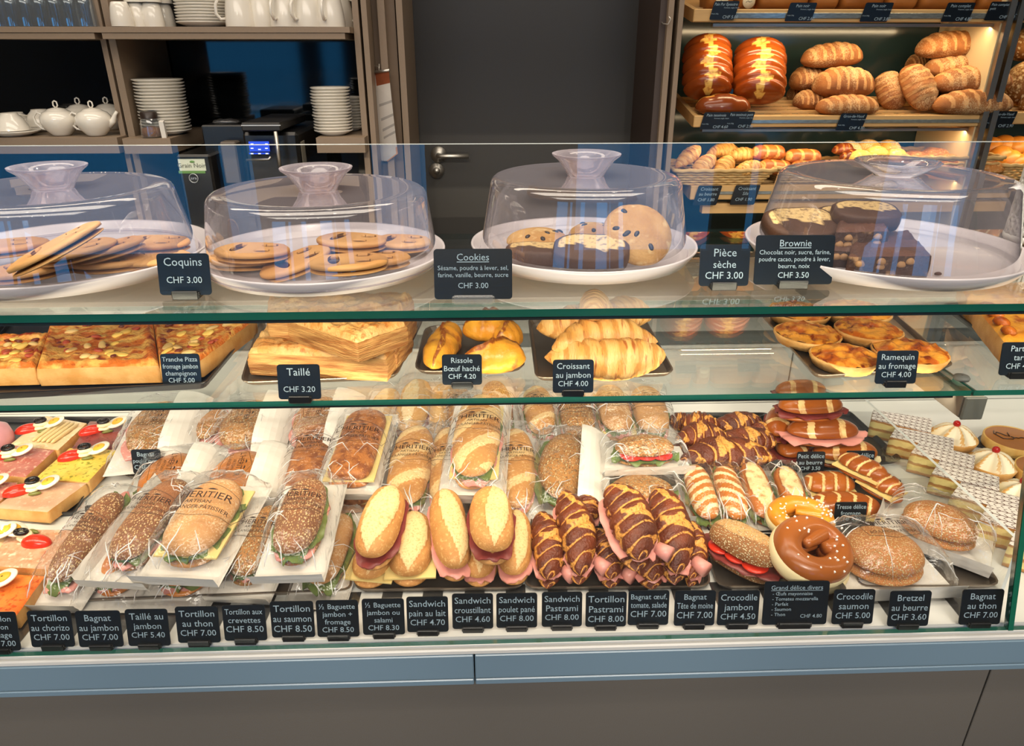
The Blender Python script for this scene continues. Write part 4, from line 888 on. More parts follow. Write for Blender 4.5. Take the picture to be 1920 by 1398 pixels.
# ================= deck: open sandwiches =================
tray(sq4(-160,985,140,968,250,790,-60,790),DK+.001,'black tray under the open sandwiches',m_black,lip=.012,name='black_tray',rx=.008)
g_='open sandwiches with egg and tomato'
def toast(q,mt,label,h=.034,topcfg=None,th=.026,asp=False):
    t,g,Mi=slab('open_sandwich',label,'open sandwich',q,DK+h,th,[mt,f_bread],g_,disp=.0015,ds=60,nx=20,ny=16,edge=.002,prt='bread_and_spread')
    c=g[9][9] if not topcfg else g[topcfg[0]][topcfg[1]]; z=c.z; a=topcfg[2] if topcfg else 0
    Rz=Matrix.Rotation(a,4,'Z')
    def add(m,n,mm,loc,rot=(0,0,0)): 
        v=Rz@Vector(loc); v*=1.35; o_=m.build(n,mm,t,loc=(c.x+v.x,c.y+v.y,z+v.z),rot=(rot[0],rot[1],rot[2]+a)); o_.scale=(1.35,)*3; return o_
    # tomato wedge
    m=MB(); gg=[]
    for i in range(13):
        an=PI*i/12; x=-math.cos(an)*.019; r=math.sin(an)*.011+.0003; gg.append([(x,-r*math.cos(PI*j/8)*1.0,r*math.sin(PI*j/8)) for j in range(9)])
    m.grid(gg); m.grid([[r_[0],r_[-1]] for r_ in gg]); add(m,'tomato_wedge',m_tom,(-.018,-.004,.001),(0,0,.5))
    m=MB(); 
    for k in range(2): m.blob(.022,.018-.003*k,.008,amp=.15,ns=120,nu=16,nv=16,c=(.001*k,0,.005*k))
    add(m,'mayonnaise',m_mayo,(.0,0,.001),(0,0,.3))
    eg=add(MB().lathe([(.001,0),(.0125,0),(.0132,.0015),(.0125,.003),(.001,.003)],28,sx=1.25),'egg_slice',m_egg,(.02,.004,.009),(.15,-.25,.2))
    MB().lathe([(.001,0),(.0070,0),(.0075,.001),(.006,.0028),(.001,.003)],20,sx=1.2).build('egg_yolk',m_yolk,eg,loc=(.001,0,.0022))
    add(MB().tube([(math.cos(2*PI*k/20)*.0068,math.sin(2*PI*k/20)*.0052,0) for k in range(20)],.0028,8,close=True),'olive_ring',m_olive,(.0,.003,.0145),(.2,0,.3))
    add(MB().blob(.016,.006,.005,nu=10,nv=8),'gherkin',mat('gherkin','#6d6f2c',.3,var=.2),(.008,-.012,.0005),(0,0,.3))
    if asp:
        for k in range(5):
            p0=g[8+k*2][2]; p1=g[10+k*2][14]; m=MB().tube([p0+(p1-p0)*s+Vector((0,0,.004)) for s in (0,.1,.5,.9,1)],[.002,.004,.0045,.004,.001],10); m.build('asparagus_spear',mat('white_asparagus','#d9be86',.3,var=.12),t)
    return t
sp=lambda n,a,b,c4,**k: food(n,a,b,None,bump=k.get('bump',.5),bsc=70,rough=k.get('rough',.2),c4=c4,sc4=k.get('s4',70),sc=k.get('sc',25))
s_cream=sp('cream_spread','#e2c79c','#d9b582','#e9d3ae'); s_meat=sp('dried_beef','#6e2f2a','#8d4038','#57211f'); s_ham=sp('cured_ham_spread','#c07a6c','#a85a50','#d9a892'); s_curry=sp('curry_spread','#dcb53e','#e8c95a','#8d8a2a'); s_pate=sp('pate_spread','#d3ab8c','#c79a7a','#dcb99c',rough=.35); s_tuna=sp('tuna_spread','#cfa283','#b98562','#e3c4a8',sc=60); s_salm=sp('smoked_salmon','#e06a26','#ee8b3e','#d2501a',sc=18)
toast(sq4(18,832,108,842,162,792,86,778),s_cream,'open sandwich with white asparagus spears',topcfg=(5,9,.3),asp=True)
toast(sq4(132,842,216,842,244,792,168,788),s_meat,'open sandwich with dark dried beef at the back of the tray',topcfg=(10,11,.2))
toast(sq4(-50,884,46,893,102,842,22,832),s_ham,'open sandwich with cured ham, left of the yellow one',topcfg=(6,9,.2))
toast(sq4(64,896,164,902,220,842,130,838),s_curry,'yellow curry open sandwich',topcfg=(10,12,.2))
toast(sq4(-80,935,-6,944,32,903,-30,898),s_ham,'open sandwich with ham cut by the frame, behind the pale pâté one',topcfg=(6,9,.2))
toast(sq4(-12,950,88,958,162,904,58,900),s_pate,'open sandwich with smooth pâté at the front of the black tray',topcfg=(6,10,.2))
toast(sq4(-28,1058,100,1066,146,992,20,990),s_tuna,'open sandwich with tuna spread below the black tray',h=.04,topcfg=(7,11,2.6),th=.03)
t=toast(sq4(-60,1144,30,1152,84,1078,-20,1072),s_salm,'orange smoked salmon open sandwich at the front',h=.03,topcfg=(2,9,.2))
toast(sq4(-60,1035,-10,1040,22,992,-30,985),s_cream,'edge of an open sandwich beside the tuna one',h=.04)
c=P(-5,842,DK+.012); t=thing('mousse_cake','round pink mousse cake on a black board, cut by the frame','cake',at(c)); MB().lathe([(.001,.002),(.03,.002),(.036,.008),(.037,.03),(.032,.05),(.02,.058),(.001,.06)],48).build('mousse',mat('pink_mousse','#c98e94',.3,var=.12,bsc=60,bump=.1),t); MB().box((0,0,.0),(.1,.1,.003)).build('cake_board',m_black,t)
# ================= deck: steel trays =================
for q,l in ((sq4(235,900,560,892,575,790,290,790),'steel tray under the round wrapped rolls at the back'),(sq4(1000,985,1290,975,1250,800,1010,800),'steel tray under the wrapped seeded bagnats'),
            (sq4(985,1108,1330,1105,1300,960,1000,960),'steel tray under the ham filled lye croissants'),(sq4(1345,1106,1590,1104,1520,985,1310,985),'steel tray under the pretzels'),(sq4(1610,1106,1872,1104,1770,960,1570,960),'steel tray with room left beside the sesame rolls'),
            (sq4(75,1135,660,1112,640,985,190,990),'steel tray under the wrapped tortillons at the front'),(sq4(668,1112,980,1108,975,985,680,985),'steel tray under the unwrapped baguette sandwiches')):
    tray(q,DK+.0008,l,m_tray,lip=.010)
for q,l in ((sq4(1265,905,1470,898,1440,780,1255,780),'black tray under the heap of lye croissants'),(sq4(1478,890,1690,868,1590,775,1420,785),'black tray under the petit délice rolls'),(sq4(1330,1005,1510,1000,1480,900,1290,905),'black tray under the small wrapped rolls'),(sq4(1515,985,1660,972,1690,905,1500,905),'black tray under the lye braids')):
    tray(q,DK+.0008,l,m_black,lip=.009,name='black_tray')
# ================= deck: wrapped sandwiches =================
HS=(('ham',1.0),('lettuce',.99)); CH_=(('cheese',1.03),('ham',1.04),('lettuce',1.0)); TO=(('lettuce',1.02),('tomato',1))
# back row of round rolls with paper sides
wrapd(275,872,.03,318,770,.045,100,.045,'round oat-seeded roll in film at the far end of the back row',bread=f_seed2,kind='round',paper='wide',ps=-1,pr='down')
wrapd(450,862,.03,482,768,.045,98,.045,'round oat-seeded roll in film, second along the back row',bread=f_seed2,kind='round',paper='wide',ps=-1,pr='down')
wrapd(585,850,.03,612,762,.045,92,.045,'round golden-seeded roll in film behind the cheese-baked loaves',bread=f_ses,kind='round',paper='wide',ps=-1,pr='down')
wrapd(380,838,.03,420,780,.04,50,.035,'wrapped roll lying behind, showing only its white paper',bread=f_seed2,kind='round',paper='both',ps=-1,printed=False)
wrapd(300,972,.012,345,872,.03,108,.048,'smooth golden roll in printed film beside the bagnat card',bread=f_gold,kind='round',fill=TO,paper='wide',ps=-1,pr='down')
wrapd(432,975,.012,470,868,.03,112,.048,'smooth golden roll in film with lettuce peeking out',bread=f_gold,kind='round',fill=TO,paper='wide',ps=-1,pr='down')
# cheese baked long loaves
wrapd(570,945,.012,605,808,.035,78,.045,'long cheese-baked sandwich in film, the one further from the frame centre',bread=f_grain,kind='square',fill=(('cheese',1.05),),pr='across',paper='near')
wrapd(655,965,.0,690,830,.01,80,.04,'cheese-baked sandwich lying under another one',bread=f_grain,kind='square',fill=(('cheese',1.05),),pr='across',paper='near',printed=False)
wrapd(652,918,.05,694,790,.075,82,.042,'long cheese-baked sandwich in printed film on top of its neighbour',bread=f_grain,kind='square',fill=(('cheese',1.12),),pr='across',paper='near')
# crusty long ones in the middle
wrapd(700,830,.03,735,745,.045,56,.04,'pale buttered roll in film at the back, first of its pair',bread=f_pale,fn=fn_baguette(.1,.5,.2),fill=(('butter',1.05),),printed=False,paper='none')
wrapd(765,828,.04,788,730,.055,62,.045,'pale buttered roll in film at the back with a dark filling line',bread=f_pale,fn=fn_baguette(.1,.5,.2),fill=(('salami',1.05),),printed=False,paper='none')
wrapd(815,830,.02,835,735,.045,50,.04,'pale buttered roll in film just behind the big cheese baguette',bread=f_pale,fill=(('butter',1.05),),printed=False,paper='none')
wrapd(758,972,.01,785,822,.04,78,.05,'crusty baguette in printed film right of the cheese-baked pile',bread=f_bag,fn=fn_slash(3,.3,.08,.35),pr='across',paper='near',fill=HS)
wrapd(835,975,.01,842,820,.04,62,.045,'crusty baguette in film half hidden by the big cheese one',bread=f_bag,fn=fn_slash(3,.3,.08,.35),pr='across',paper='none')
wrapd(968,975,.01,965,825,.04,72,.05,'crusty baguette in printed film right of the big cheese one',bread=f_bag,fn=fn_slash(3,.3,.05,.3),pr='across',paper='none')
wrapd(885,925,.065,905,770,.09,84,.055,'big crusty baguette with cheese slices in film on top of the pile',bread=f_bag,fn=fn_slash(3,.5,.1,.4),fill=CH_,pr='across',paper='near')
bk=[(858,745,870,835,52,f_seed2,'seeded long roll in film behind the big cheese baguette'),(925,735,940,830,56,f_seed,'dark seeded roll in film under the glass edge, left of the crusty one'),(1003,745,1018,835,56,f_bag,'crusty roll in film standing in the back row'),
    (1073,755,1088,845,64,f_seed2,'oat-covered long roll in film in the back row'),(1138,745,1160,832,62,f_flour,'floured roll with a cheese slice in film in the back row'),(1205,745,1228,832,66,f_flour,'floured roll in printed film at the end of the back row')]
for i,(a,b_,c_,d_,w_,mt,l) in enumerate(bk):
    wrapd(c_,d_,.025,a,b_,.05,w_,.045,l,bread=mt,pr='across',paper='near' if i%2 else 'none',fill=CH_ if i==4 else HS,fn=fn_slash(3,.3,.06,.3) if mt is f_bag else None)
# bagnats
wrapd(1052,962,.012,1064,838,.035,100,.055,'large oat-seeded bagnat in film with a broad white paper side',bread=f_seed2,kind='round',fill=(('tomato',1),('lettuce',1.1)),paper='wide',ps=-1,pr='across',printed=False)
wrapd(1140,945,.01,1262,945,.01,88,.05,'oval seeded bagnat in film lying lower of the two',bread=f_seed2,kind='round',fill=(('ham',1.12),('lettuce',1.08)),paper='nearside',ps=-1,printed=False)
wrapd(1150,865,.055,1262,862,.055,66,.05,'oval seeded bagnat with tomato in a paper tray, upper of the two',bread=f_seed2,kind='round',fill=(('lettuce',1.1),('tomato',1.1)),paper='side',ps=-1,printed=False)
# small film rolls with lye stripes
for i,(a,b_,c_,d_,w_,mt,fn_,l) in enumerate(((1328,992,1296,890,52,f_gold,'s','small striped lye roll in film, first of the four'),(1382,992,1350,892,52,f_gold,'x','small crosswise scored lye roll in film, second of the four'),(1436,990,1400,885,54,f_gold,'b','small roll in film with a wide pale split top, third of the four'),(1490,968,1462,892,50,f_gold,'b','small roll in film with a pale split top nearest the braids'))):
    f2={'s':fn_slash(7,.6,.02,.45),'x':fn_slash(6,-.7,.03,.4),'b':fn_baguette(.1,.75)}[fn_]
    mt2=food('striped_lye_crust','#c67a2c','#b5651f','#f3dcae',sc=8,bump=.08,bsc=60,rough=.3) if fn_!='b' else food('split_roll_crust','#c0702a','#b0601f','#f6dfa6',sc=8,bump=.08,bsc=60,rough=.35)
    wrapd(a,b_,.008,c_,d_,.03,w_,.042,l,bread=mt2,fn=f2,fill=(('lettuce',1.08),),printed=False,paper='none',mar=.008)
# sesame rolls in paper
wrapd(1576,1066,.008,1718,1060,.008,136,.066,'round sesame roll in film and paper beside the big pretzel',bread=f_ses,kind='round',paper='nearside',ps=-1,pr='along',fill=())
wrapd(1684,978,.02,1826,1030,.012,108,.06,'sesame roll in film in a white paper tray, tilted beside the empty tray',bread=f_ses,kind='round',paper='both',ps=-1,printed=False,fill=())
# front left tortillons
wrapd(205,1125,.004,300,985,.012,70,.045,'wrapped tortillon lying under the two dark seeded ones',bread=f_gold,printed=False,fill=HS)
wrapd(330,1125,.004,420,985,.01,96,.045,'golden roll in film lying lowest between the seeded tortillons',bread=f_gold,printed=False,fill=HS)
wrapd(115,1118,.012,232,948,.045,66,.05,'dark seeded tortillon with ham and lettuce in film next to the salmon toast',bread=f_seed,pr='across',fill=(('ham',1.12),('lettuce',1.1)),paper='near')
wrapd(232,1078,.045,345,925,.065,84,.05,'oat-seeded tortillon in film, second from the salmon toast',bread=f_seed,pr='across',fill=HS,paper='nearside',ps=1)
wrapd(345,1072,.06,432,930,.08,112,.055,'wide brown tortillon in large printed film with white paper front',bread=f_flour,pr='across',fill=(('cheese',1.04),('lettuce',1.03)),paper='near')
wrapd(458,1105,.008,520,975,.03,76,.05,'seeded tortillon in film under the one with lettuce',bread=f_seed2,pr='across',fill=HS,paper='near')
wrapd(598,1118,.006,645,985,.02,70,.045,'pale brown tortillon with herbs in film beside the first baguette',bread=f_flour,pr='across',fill=(('lettuce',1.12),),paper='none',printed=False)
wrapd(548,1068,.06,588,928,.08,84,.055,'seeded tortillon with lettuce in printed film on top of the others',bread=f_seed,pr='across',fill=(('ham',1.02),('lettuce',1.06)),paper='nearside',ps=-1)
# ================= deck: unwrapped baguettes =================
gb='unwrapped baguette sandwiches'
FB=fn_baguette
rolld(686,1110,.003,742,985,.01,82,.05,'pale baguette with cheese lying under the first one',fn=FB(.3),group=gb,fill=(('cheese',1.1),))
rolld(695,1078,.05,738,945,.07,80,.06,'large pale baguette sandwich lying on top at the tortillon end',fn=FB(-.25,.7,-.05),group=gb,fill=(('salami',1.04),),open_=.01)
rolld(768,1108,.004,778,990,.02,84,.062,'baguette with a cheese slice, between the two raised ones',fn=FB(-.1,.7,-.1),group=gb,fill=(('cheese',1.1),))
rolld(856,1098,.015,832,950,.045,72,.065,'slim baguette with pink ham in the middle of the group',fn=FB(.35,.6,-.2),group=gb,fill=(('ham',1.05),),open_=.008)
rolld(898,1108,.003,900,985,.01,70,.05,'baguette lying lowest under the salami one',fn=FB(.1),group=gb,fill=(('ham',1.0),))
rolld(962,1105,.003,968,985,.015,66,.058,'baguette with ham at the croissant end of the group',fn=FB(.2,.5,-.3),group=gb,fill=(('ham',1.05),))
rolld(925,1068,.052,918,948,.068,84,.06,'raised baguette with dark salami at the croissant end',fn=FB(-.2,.55,-.25),group=gb,fill=(('salami',1.03),),open_=.012)
# ================= deck: ham croissants =================
gc='ham filled lye croissants'
def hamcro(u0,v0,h0,u1,v1,h1,wp,H,label,fill=True,bend=.008,n=7):
    p0,p1=D(u0,v0,h0),D(u1,v1,h1); L=(p1-p0).length; W=px((p0+p1)/2,wp); t=thing('ham_croissant',label,'croissant',frame(p0,p1),gc)
    MB().blob(L,W,H*.45,p=2.2,q=1.5,base=.4,fn=fn_cro(n,'lye',.1),bend=bend,amp=.05,nu=50).build('bottom_half',f_lye2,t)
    ruffle(L*.86,W*1.06,H*.40,m_ham,t,'ham_slice',amp=.004)
    if fill: MB().tube([(-L*.32,-W*.42,H*.38),(-L*.42,-W*.62,H*.4)],[.011,.013],14).build('rolled_ham',m_ham,t)
    MB().blob(L,W*.98,H*.72,p=2.2,q=1.5,base=.25,fn=fn_cro(n,'lye',.16),bend=bend,amp=.09,nu=90,nv=44).build('top_half',f_lye2,t,loc=(0,0,H*.36))
    return t
hamcro(1032,1112,.003,1020,985,.015,66,.055,'lye croissant next to the last baguette')
hamcro(1092,1104,.012,1062,945,.045,72,.06,'lye croissant with ham, leaning second in the row')
hamcro(1150,1110,.003,1122,1015,.01,60,.05,'short lye croissant with a curl of ham low between two others')
hamcro(1228,1112,.002,1190,1020,.01,70,.05,'lye croissant lying underneath the largest one')
hamcro(1202,1080,.05,1150,938,.075,88,.065,'largest dark lye croissant on top of the row',bend=.012)
hamcro(1270,1104,.012,1232,942,.045,82,.065,'lye croissant with golden cracks and folded ham')
hamcro(1298,1108,.003,1300,1000,.012,44,.045,'narrow lye croissant at the tray end by the crocodile roll',fill=False)
hamcro(1100,1000,.02,1098,950,.03,50,.045,'lye croissant peeping out behind the row',fill=False)
# heap of lye croissants
gl='lye croissants heaped on the black tray'
def lyecro(u0,v0,h0,u1,v1,h1,wp,H,label,bend=.012):
    p0,p1=D(u0,v0,h0),D(u1,v1,h1); loaf('lye_croissant',p0,p1,px((p0+p1)/2,wp),H,f_lye2,label,'croissant',gl,fn=fn_cro(7,'lye',.2),p=2.0,q=1.2,bend=bend,amp=.12,nu=90,nv=44)
lyecro(1255,852,.02,1350,880,.005,60,.045,'lye croissant lying at the front left of the heap')
lyecro(1268,872,.035,1452,868,.035,80,.055,'broad lye croissant across the front of the heap',-.02)
lyecro(1340,842,.045,1460,840,.03,66,.05,'lye croissant in the middle of the heap near the délice rolls')
lyecro(1262,832,.045,1370,838,.045,64,.05,'lye croissant in the middle of the heap near the wrapped rolls',-.015)
lyecro(1275,805,.05,1350,812,.06,56,.045,'lye croissant high at the back of the heap')
lyecro(1335,812,.05,1430,805,.04,54,.045,'lye croissant along the back of the heap')
lyecro(1250,798,.03,1300,806,.03,44,.04,'small lye croissant at the far back corner of the heap')
lyecro(1395,825,.045,1450,818,.03,48,.04,'lye croissant touching the stacked délice rolls')
lyecro(1285,900,.006,1420,905,.006,60,.045,'lye croissant at the bottom front of the heap behind the film rolls')
# délice rolls
gd='lye rolls with ham and butter'
def delice(u0,v0,h0,u1,v1,h1,wp,H,label,fill=(('ham',1.08),),pos=(-.45,.42),fn=None,**k):
    return rolld(u0,v0,h0,u1,v1,h1,wp,H,label,name='lye_roll_sandwich',mt=f_lye,fn=fn or fn_bands(pos,.11),group=gd,fill=fill,p=2.6,q=1.9,amp=.012,**k)
delice(1470,876,.004,1500,818,.01,62,.048,'lye roll with salami low at the heap side of the stack',fill=(('salami',1.1),))
delice(1520,868,.006,1640,866,.006,66,.05,'dark lye roll with two pale bands behind the petit délice cards',fill=(('butter',1.02),))
delice(1452,835,.04,1470,780,.055,56,.045,'lye roll leaning at the left of the stack',fill=(('salami',1.08),))
delice(1470,828,.055,1605,826,.055,66,.05,'lye roll with a pale ham slice hanging out at mid-stack',fill=(('ham',1.2),))
delice(1455,784,.098,1575,778,.098,66,.05,'lye roll with cured meat on top of the stack',fill=(('salami',1.08),))
delice(1450,752,.11,1545,748,.11,50,.045,'uppermost lye roll seen through the middle glass shelf',fill=(('salami',1.1),))
# braids
gt='lye braids'
def fn_braid(t,a):
    d=math.cos(a)*1.0; ph=t*7; e=abs(((ph+ (1 if d>0 else -1)*d*1.2)/PI)%1-.5)*2
    return 1-.1*(1-sstep(0,.4,e)),(1-sstep(.12,.3,e))*(math.sin(a)>0)
def braid(*a,**k):
    rolld(*a,name='lye_braid',mt=f_lye,fn=fn_braid,group=gt,fill=(('cheese',1.04),),p=2.6,q=1.9,amp=.01,**k)
braid(1498,928,.006,1600,925,.01,62,.045,'lye braid at the back left of the braid tray')
braid(1512,965,.004,1648,972,.004,68,.048,'lye braid behind the tresse délice card')
braid(1568,872,.05,1660,915,.05,50,.04,'lye braid with cheese lying highest near the half hidden card')
braid(1612,905,.035,1688,948,.03,52,.045,'lye braid split open beside the paper wrapped sesame roll')
# crocodile and pretzels
p0,p1=D(1345,1032,.012),D(1440,1095,.006)
t=sandwich(frame(D(1350,1040,.01),D(1430,1085,.01)),(D(1335,1020)-D(1450,1095)).length*1.0,px(D(1390,1050),74),.062,food('crocodile_crust','#a3703f','#8a5a30','#c59a62',sc=20,bump=1,bsc=140,rough=.6,seeds=('#d9c090',260,.4,'#e6d6b0')),'grainy crocodile roll with ham and tomato',name='crocodile_sandwich',fill=(('ham',1.0),('salami',1.16),('tomato',1.1)),fn=fn_baguette(.2,.6,.2),group=None,open_=.012)
def pretzel(u,v,h,r,rt,rz,label,tx=0,ty=0,mt=f_pret,salt=30):
    c=D(u,v,h); t=thing('pretzel_sandwich',label,'pretzel',at(c,rz,tx,ty),'filled pretzels')
    for nm,z,s in (('bottom_half',rt*.55,1.0),('butter_filling',rt*.85,1.05),('top_half',rt*1.25,1.0)):
        n=64; pts=[]; rad=[]
        for i in range(n):
            q=i/(n-1); a=-PI*.62+q*PI*2.24; rr=r*(1-.0*q)
            pts.append((rr*math.cos(a+PI/2)*1.15*s,rr*math.sin(a+PI/2)*.9*s,z)); 
            rad.append(rt*(.75+.4*math.sin(PI*q)))
        # arms folding to a knot in the middle
        e0=Vector(pts[0]); e1=Vector(pts[-1])
        arm1=[(Vector((.35*r,-.2*r,z+rt*.15))*(1-k/6)+e0*(k/6)) for k in range(6)]; arm2=[(e1*(1-k/6)+Vector((-.3*r,.25*r,z+rt*.3))*(k/6)) for k in range(1,7)]
        P_=[*arm1,*[Vector(p_) for p_ in pts],*arm2]; Rr=[rt*(.5+.06*k) for k in range(6)]+rad+[rt*(.72-.07*k) for k in range(6)]
        if nm=='butter_filling': MB().tube([p_*1.0 for p_ in P_[6:-6]],[x*1.0 for x in rad],12).build(nm,m_butterw,t)
        else: MB().tube(P_,[x*(1 if nm!='bottom_half' else .95) for x in Rr],16).build(nm,mt,t)
    m=MB()
    for k in range(salt):
        a=rnd.random()*6.28; b_=rnd.uniform(-.9,.9); p_=Vector((r*1.15*math.cos(a),r*.9*math.sin(a),rt*1.25)); n_=Vector((math.cos(a)*math.sin(b_),math.sin(a)*math.sin(b_),math.cos(b_)))
        m.box(p_+n_*rt*1.08,(.003,.0024,.0024),rz=a)
    o=m.build('salt_grains',m_salt,t); o['kind']='stuff'
    return t
pretzel(1520,1080,.004,.036,.017,.2,'pretzel lying underneath the large one',salt=12)
pretzel(1500,985,.03,.036,.015,-.3,'yellow salted pretzel behind the large one',mt=food('egg_pretzel_crust','#dc9c34','#c97f22','#eec66a',sc=12,bump=.2,bsc=60,rough=.25),salt=70,tx=.2)
pretzel(1512,1046,.05,.043,.020,.55,'large shiny pretzel with butter in front of the sesame roll',tx=.35,salt=26)
# ================= pastries right =================
ic=None
def icing():
    if 'marbled_icing' in MC: return MC['marbled_icing']
    m,t,b,N,L=nt('marbled_icing'); MC['marbled_icing']=m; b.inputs['Roughness'].default_value=.25
    tc=N.new('ShaderNodeTexCoord'); mp=N.new('ShaderNodeMapping'); L.new(tc.outputs['Object'],mp.inputs[0]); sx=N.new('ShaderNodeSeparateXYZ'); L.new(mp.outputs[0],sx.inputs[0])
    def M_(op,a,b_=None,c=None):
        n=N.new('ShaderNodeMath'); n.operation=op
        for i,v in enumerate((a,b_,c)):
            if v is None: continue
            if isinstance(v,(int,float)): n.inputs[i].default_value=v
            else: L.new(v,n.inputs[i])
        return n.outputs[0]
    # feathered lines: stripes along x pulled into chevrons
    tri=M_('PINGPONG',sx.outputs[1],.0075); q=M_('MULTIPLY_ADD',tri,.9,sx.outputs[0]); fr=M_('PINGPONG',q,.0055); l1=M_('LESS_THAN',fr,.0008)
    l2=M_('LESS_THAN',tri,.0010); nz=N.new('ShaderNodeTexNoise'); nz.inputs['Scale'].default_value=90; L.new(tc.outputs['Object'],nz.inputs[0])
    gate=M_('GREATER_THAN',nz.outputs[0],.28); l=M_('MAXIMUM',M_('MULTIPLY',l1,gate),l2)
    mx=N.new('ShaderNodeMix'); mx.data_type='RGBA'; mx.inputs[6].default_value=hx('#ece4dc'); mx.inputs[7].default_value=hx('#5b3526'); L.new(l,mx.inputs[0]); L.new(mx.outputs[2],b.inputs['Base Color']); return m
def mfside():
    if 'millefeuille_layers' in MC: return MC['millefeuille_layers']
    m=food('millefeuille_layers','#e2cd84','#ecdca0',None,sc=20,bump=.4,bsc=60,rough=.5); N,L=m.node_tree.nodes,m.node_tree.links; b=N['Principled BSDF']
    tc=N.new('ShaderNodeTexCoord'); sx=N.new('ShaderNodeSeparateXYZ'); L.new(tc.outputs['Object'],sx.inputs[0])
    nz=N.new('ShaderNodeTexNoise'); nz.inputs['Scale'].default_value=70; L.new(tc.outputs['Object'],nz.inputs[0])
    a=N.new('ShaderNodeMath'); a.operation='MULTIPLY_ADD'; a.inputs[1].default_value=.008; L.new(nz.outputs[0],a.inputs[0]); L.new(sx.outputs[2],a.inputs[2])
    r=N.new('ShaderNodeValToRGB'); mr=N.new('ShaderNodeMapRange'); mr.inputs[1].default_value=0.004; mr.inputs[2].default_value=.050; L.new(a.outputs[0],mr.inputs[0]); L.new(mr.outputs[0],r.inputs[0])
    e=r.color_ramp; e.interpolation='LINEAR'; e.elements[0].position=0; e.elements[0].color=hx('#a8743c'); e.elements[1].position=1; e.elements[1].color=hx('#ece4dc')
    for p_,c in ((.10,'#c08c4e'),(.14,'#e6d38c'),(.40,'#e3cd84'),(.44,'#b98649'),(.52,'#a5713a'),(.56,'#e6d38c'),(.80,'#e3cd84'),(.84,'#b27c40'),(.93,'#a06a34'),(.95,'#ece4dc')):
        x=e.elements.new(p_); x.color=hx(c)
    L.new(r.outputs[0],b.inputs['Base Color']); return m
mfq=[(1634,785,1746,811,1748,784,1638,767),(1669,818,1788,843,1789,821,1681,799),(1708,848,1826,878,1829,853,1724,827),(1747,887,1874,921,1874,893,1763,861),(1783,928,1925,965,1928,935,1803,902),(1837,973,1965,1008,1968,972,1853,942),(1892,1019,2020,1058,2025,1022,1903,994)]
nm_=['farthest millefeuille of the row by the rear wall','second millefeuille counted from the rear wall','third millefeuille counted from the rear wall','millefeuille in the middle of the row','fifth millefeuille from the rear wall, cut by the frame','sixth millefeuille from the rear wall, cut by the frame','nearest millefeuille seen through the end of the partition']
for q,l in zip(mfq,nm_):
    slab('millefeuille',l,'millefeuille',sq4(*q),DK+.046,.044,[icing(),mfside()],'millefeuilles in a slanting row',disp=.0004,nx=10,ny=8,edge=.001,sidek=8,child=False)
def mering(u0,u1,v0,v1,label):
    c=P((u0+u1)/2,v1-14,DK+.001); r=px(c,(u1-u0)/2); c=c+Vector((0,r*.6,0)); t=thing('meringue_tart',label,'meringue tart',at(c,rnd.random()),'meringue tarts with a cherry')
    MB().lathe([(.001,0),(r*.85,0),(r,.02),(r*.98,.022),(r*.93,.018),(.001,.016)],48).build('tart_shell',f_rim,t)
    m=MB(); g=[]
    for k in range(14):
        s=k/13; row=[]
        for j in range(72):
            a=2*PI*j/72; sp_=math.sin(7*a+s*3.5); rr=r*.93*(1-s)**.8*(1+.08*sp_)+.0004; row.append((rr*math.cos(a+s*.6),rr*math.sin(a+s*.6),.018+.030*math.sin(s*PI/2)+.004*sp_*(1-s)))
        g.append(row)
    aa=[[1 if math.sin(7*(2*PI*j/72)+k/13*3.5)>.8 else 0 for j in range(72)] for k in range(14)]
    m.grid(g,closev=True,a=aa).build('meringue',food('meringue','#f4ead0','#efe0be','#d9a860',sc=10,bump=.1,rough=.5),t)
    MB().ball((0,0,.052),.0075,8).build('cherry',mat('cherry_red','#b01a16',.12),t)
mering(1756,1840,806,860,'meringue tart by the third millefeuille'); mering(1828,1914,862,912,'meringue tart between the fourth and fifth millefeuille'); mering(1878,1970,915,975,'meringue tart cut by the frame at the fifth millefeuille')
def cara(u0,u1,v0,v1,label):
    c=P((u0+u1)/2,(v0+v1)/2+6,DK+.004); r=px(c,(u1-u0)/2); t=thing('caramel_tart',label,'caramel tart',at(c),'caramel tarts on black boards')
    MB().lathe([(.001,0),(r*.98,0),(r,.003),(r,.021),(r*.97,.0235),(r*.94,.022)],56).build('tart_shell',food('pale_shortcrust','#dcb66a','#cfa050',None,sc=60,bump=.2,rough=.6),t)
    MB().lathe([(.001,.0225),(r*.8,.0225),(r*.955,.022)],56).build('caramel_filling',mat('caramel','#a8692f',.15,var=.08),t)
    MB().lathe([(.001,-.002),(r*1.1,-.002),(r*1.1,-.0005),(.001,-.0005)],56).box((-r*1.05,r*.3,-.0012),(.025,.02,.0015),rz=.4).build('cake_board',m_black,t)
    m=MB(); m.tube([(-r*.5+x*.1*r*1.0,r*.3+.15*r*math.sin(x*1.4)-(.45*r if 3<x<5 else 0)*.2,.0236) for x in range(6)],.0009,6)
    m.tube([(-r*.42,r*.55,.0236),(-r*.55,r*.35,.0236),(-r*.45,-.05*r,.0236),(-r*.1,-.1*r,.0236),(r*.0,.02*r,.0236),(-r*.08,.08*r,.0236)],.0009,6)
    m.tube([(r*(.0+.07*k),r*.03*math.sin(k*2.2)-.02*r,.0236) for k in range(12)],.0010,6); m.build('chocolate_writing',mat('dark_chocolate','#2c1209',.25),t)
cara(1846,1946,806,858,'caramel tart with looping chocolate writing by the rear wall'); cara(1905,2010,864,920,'caramel tart cut by the frame in front of the other')
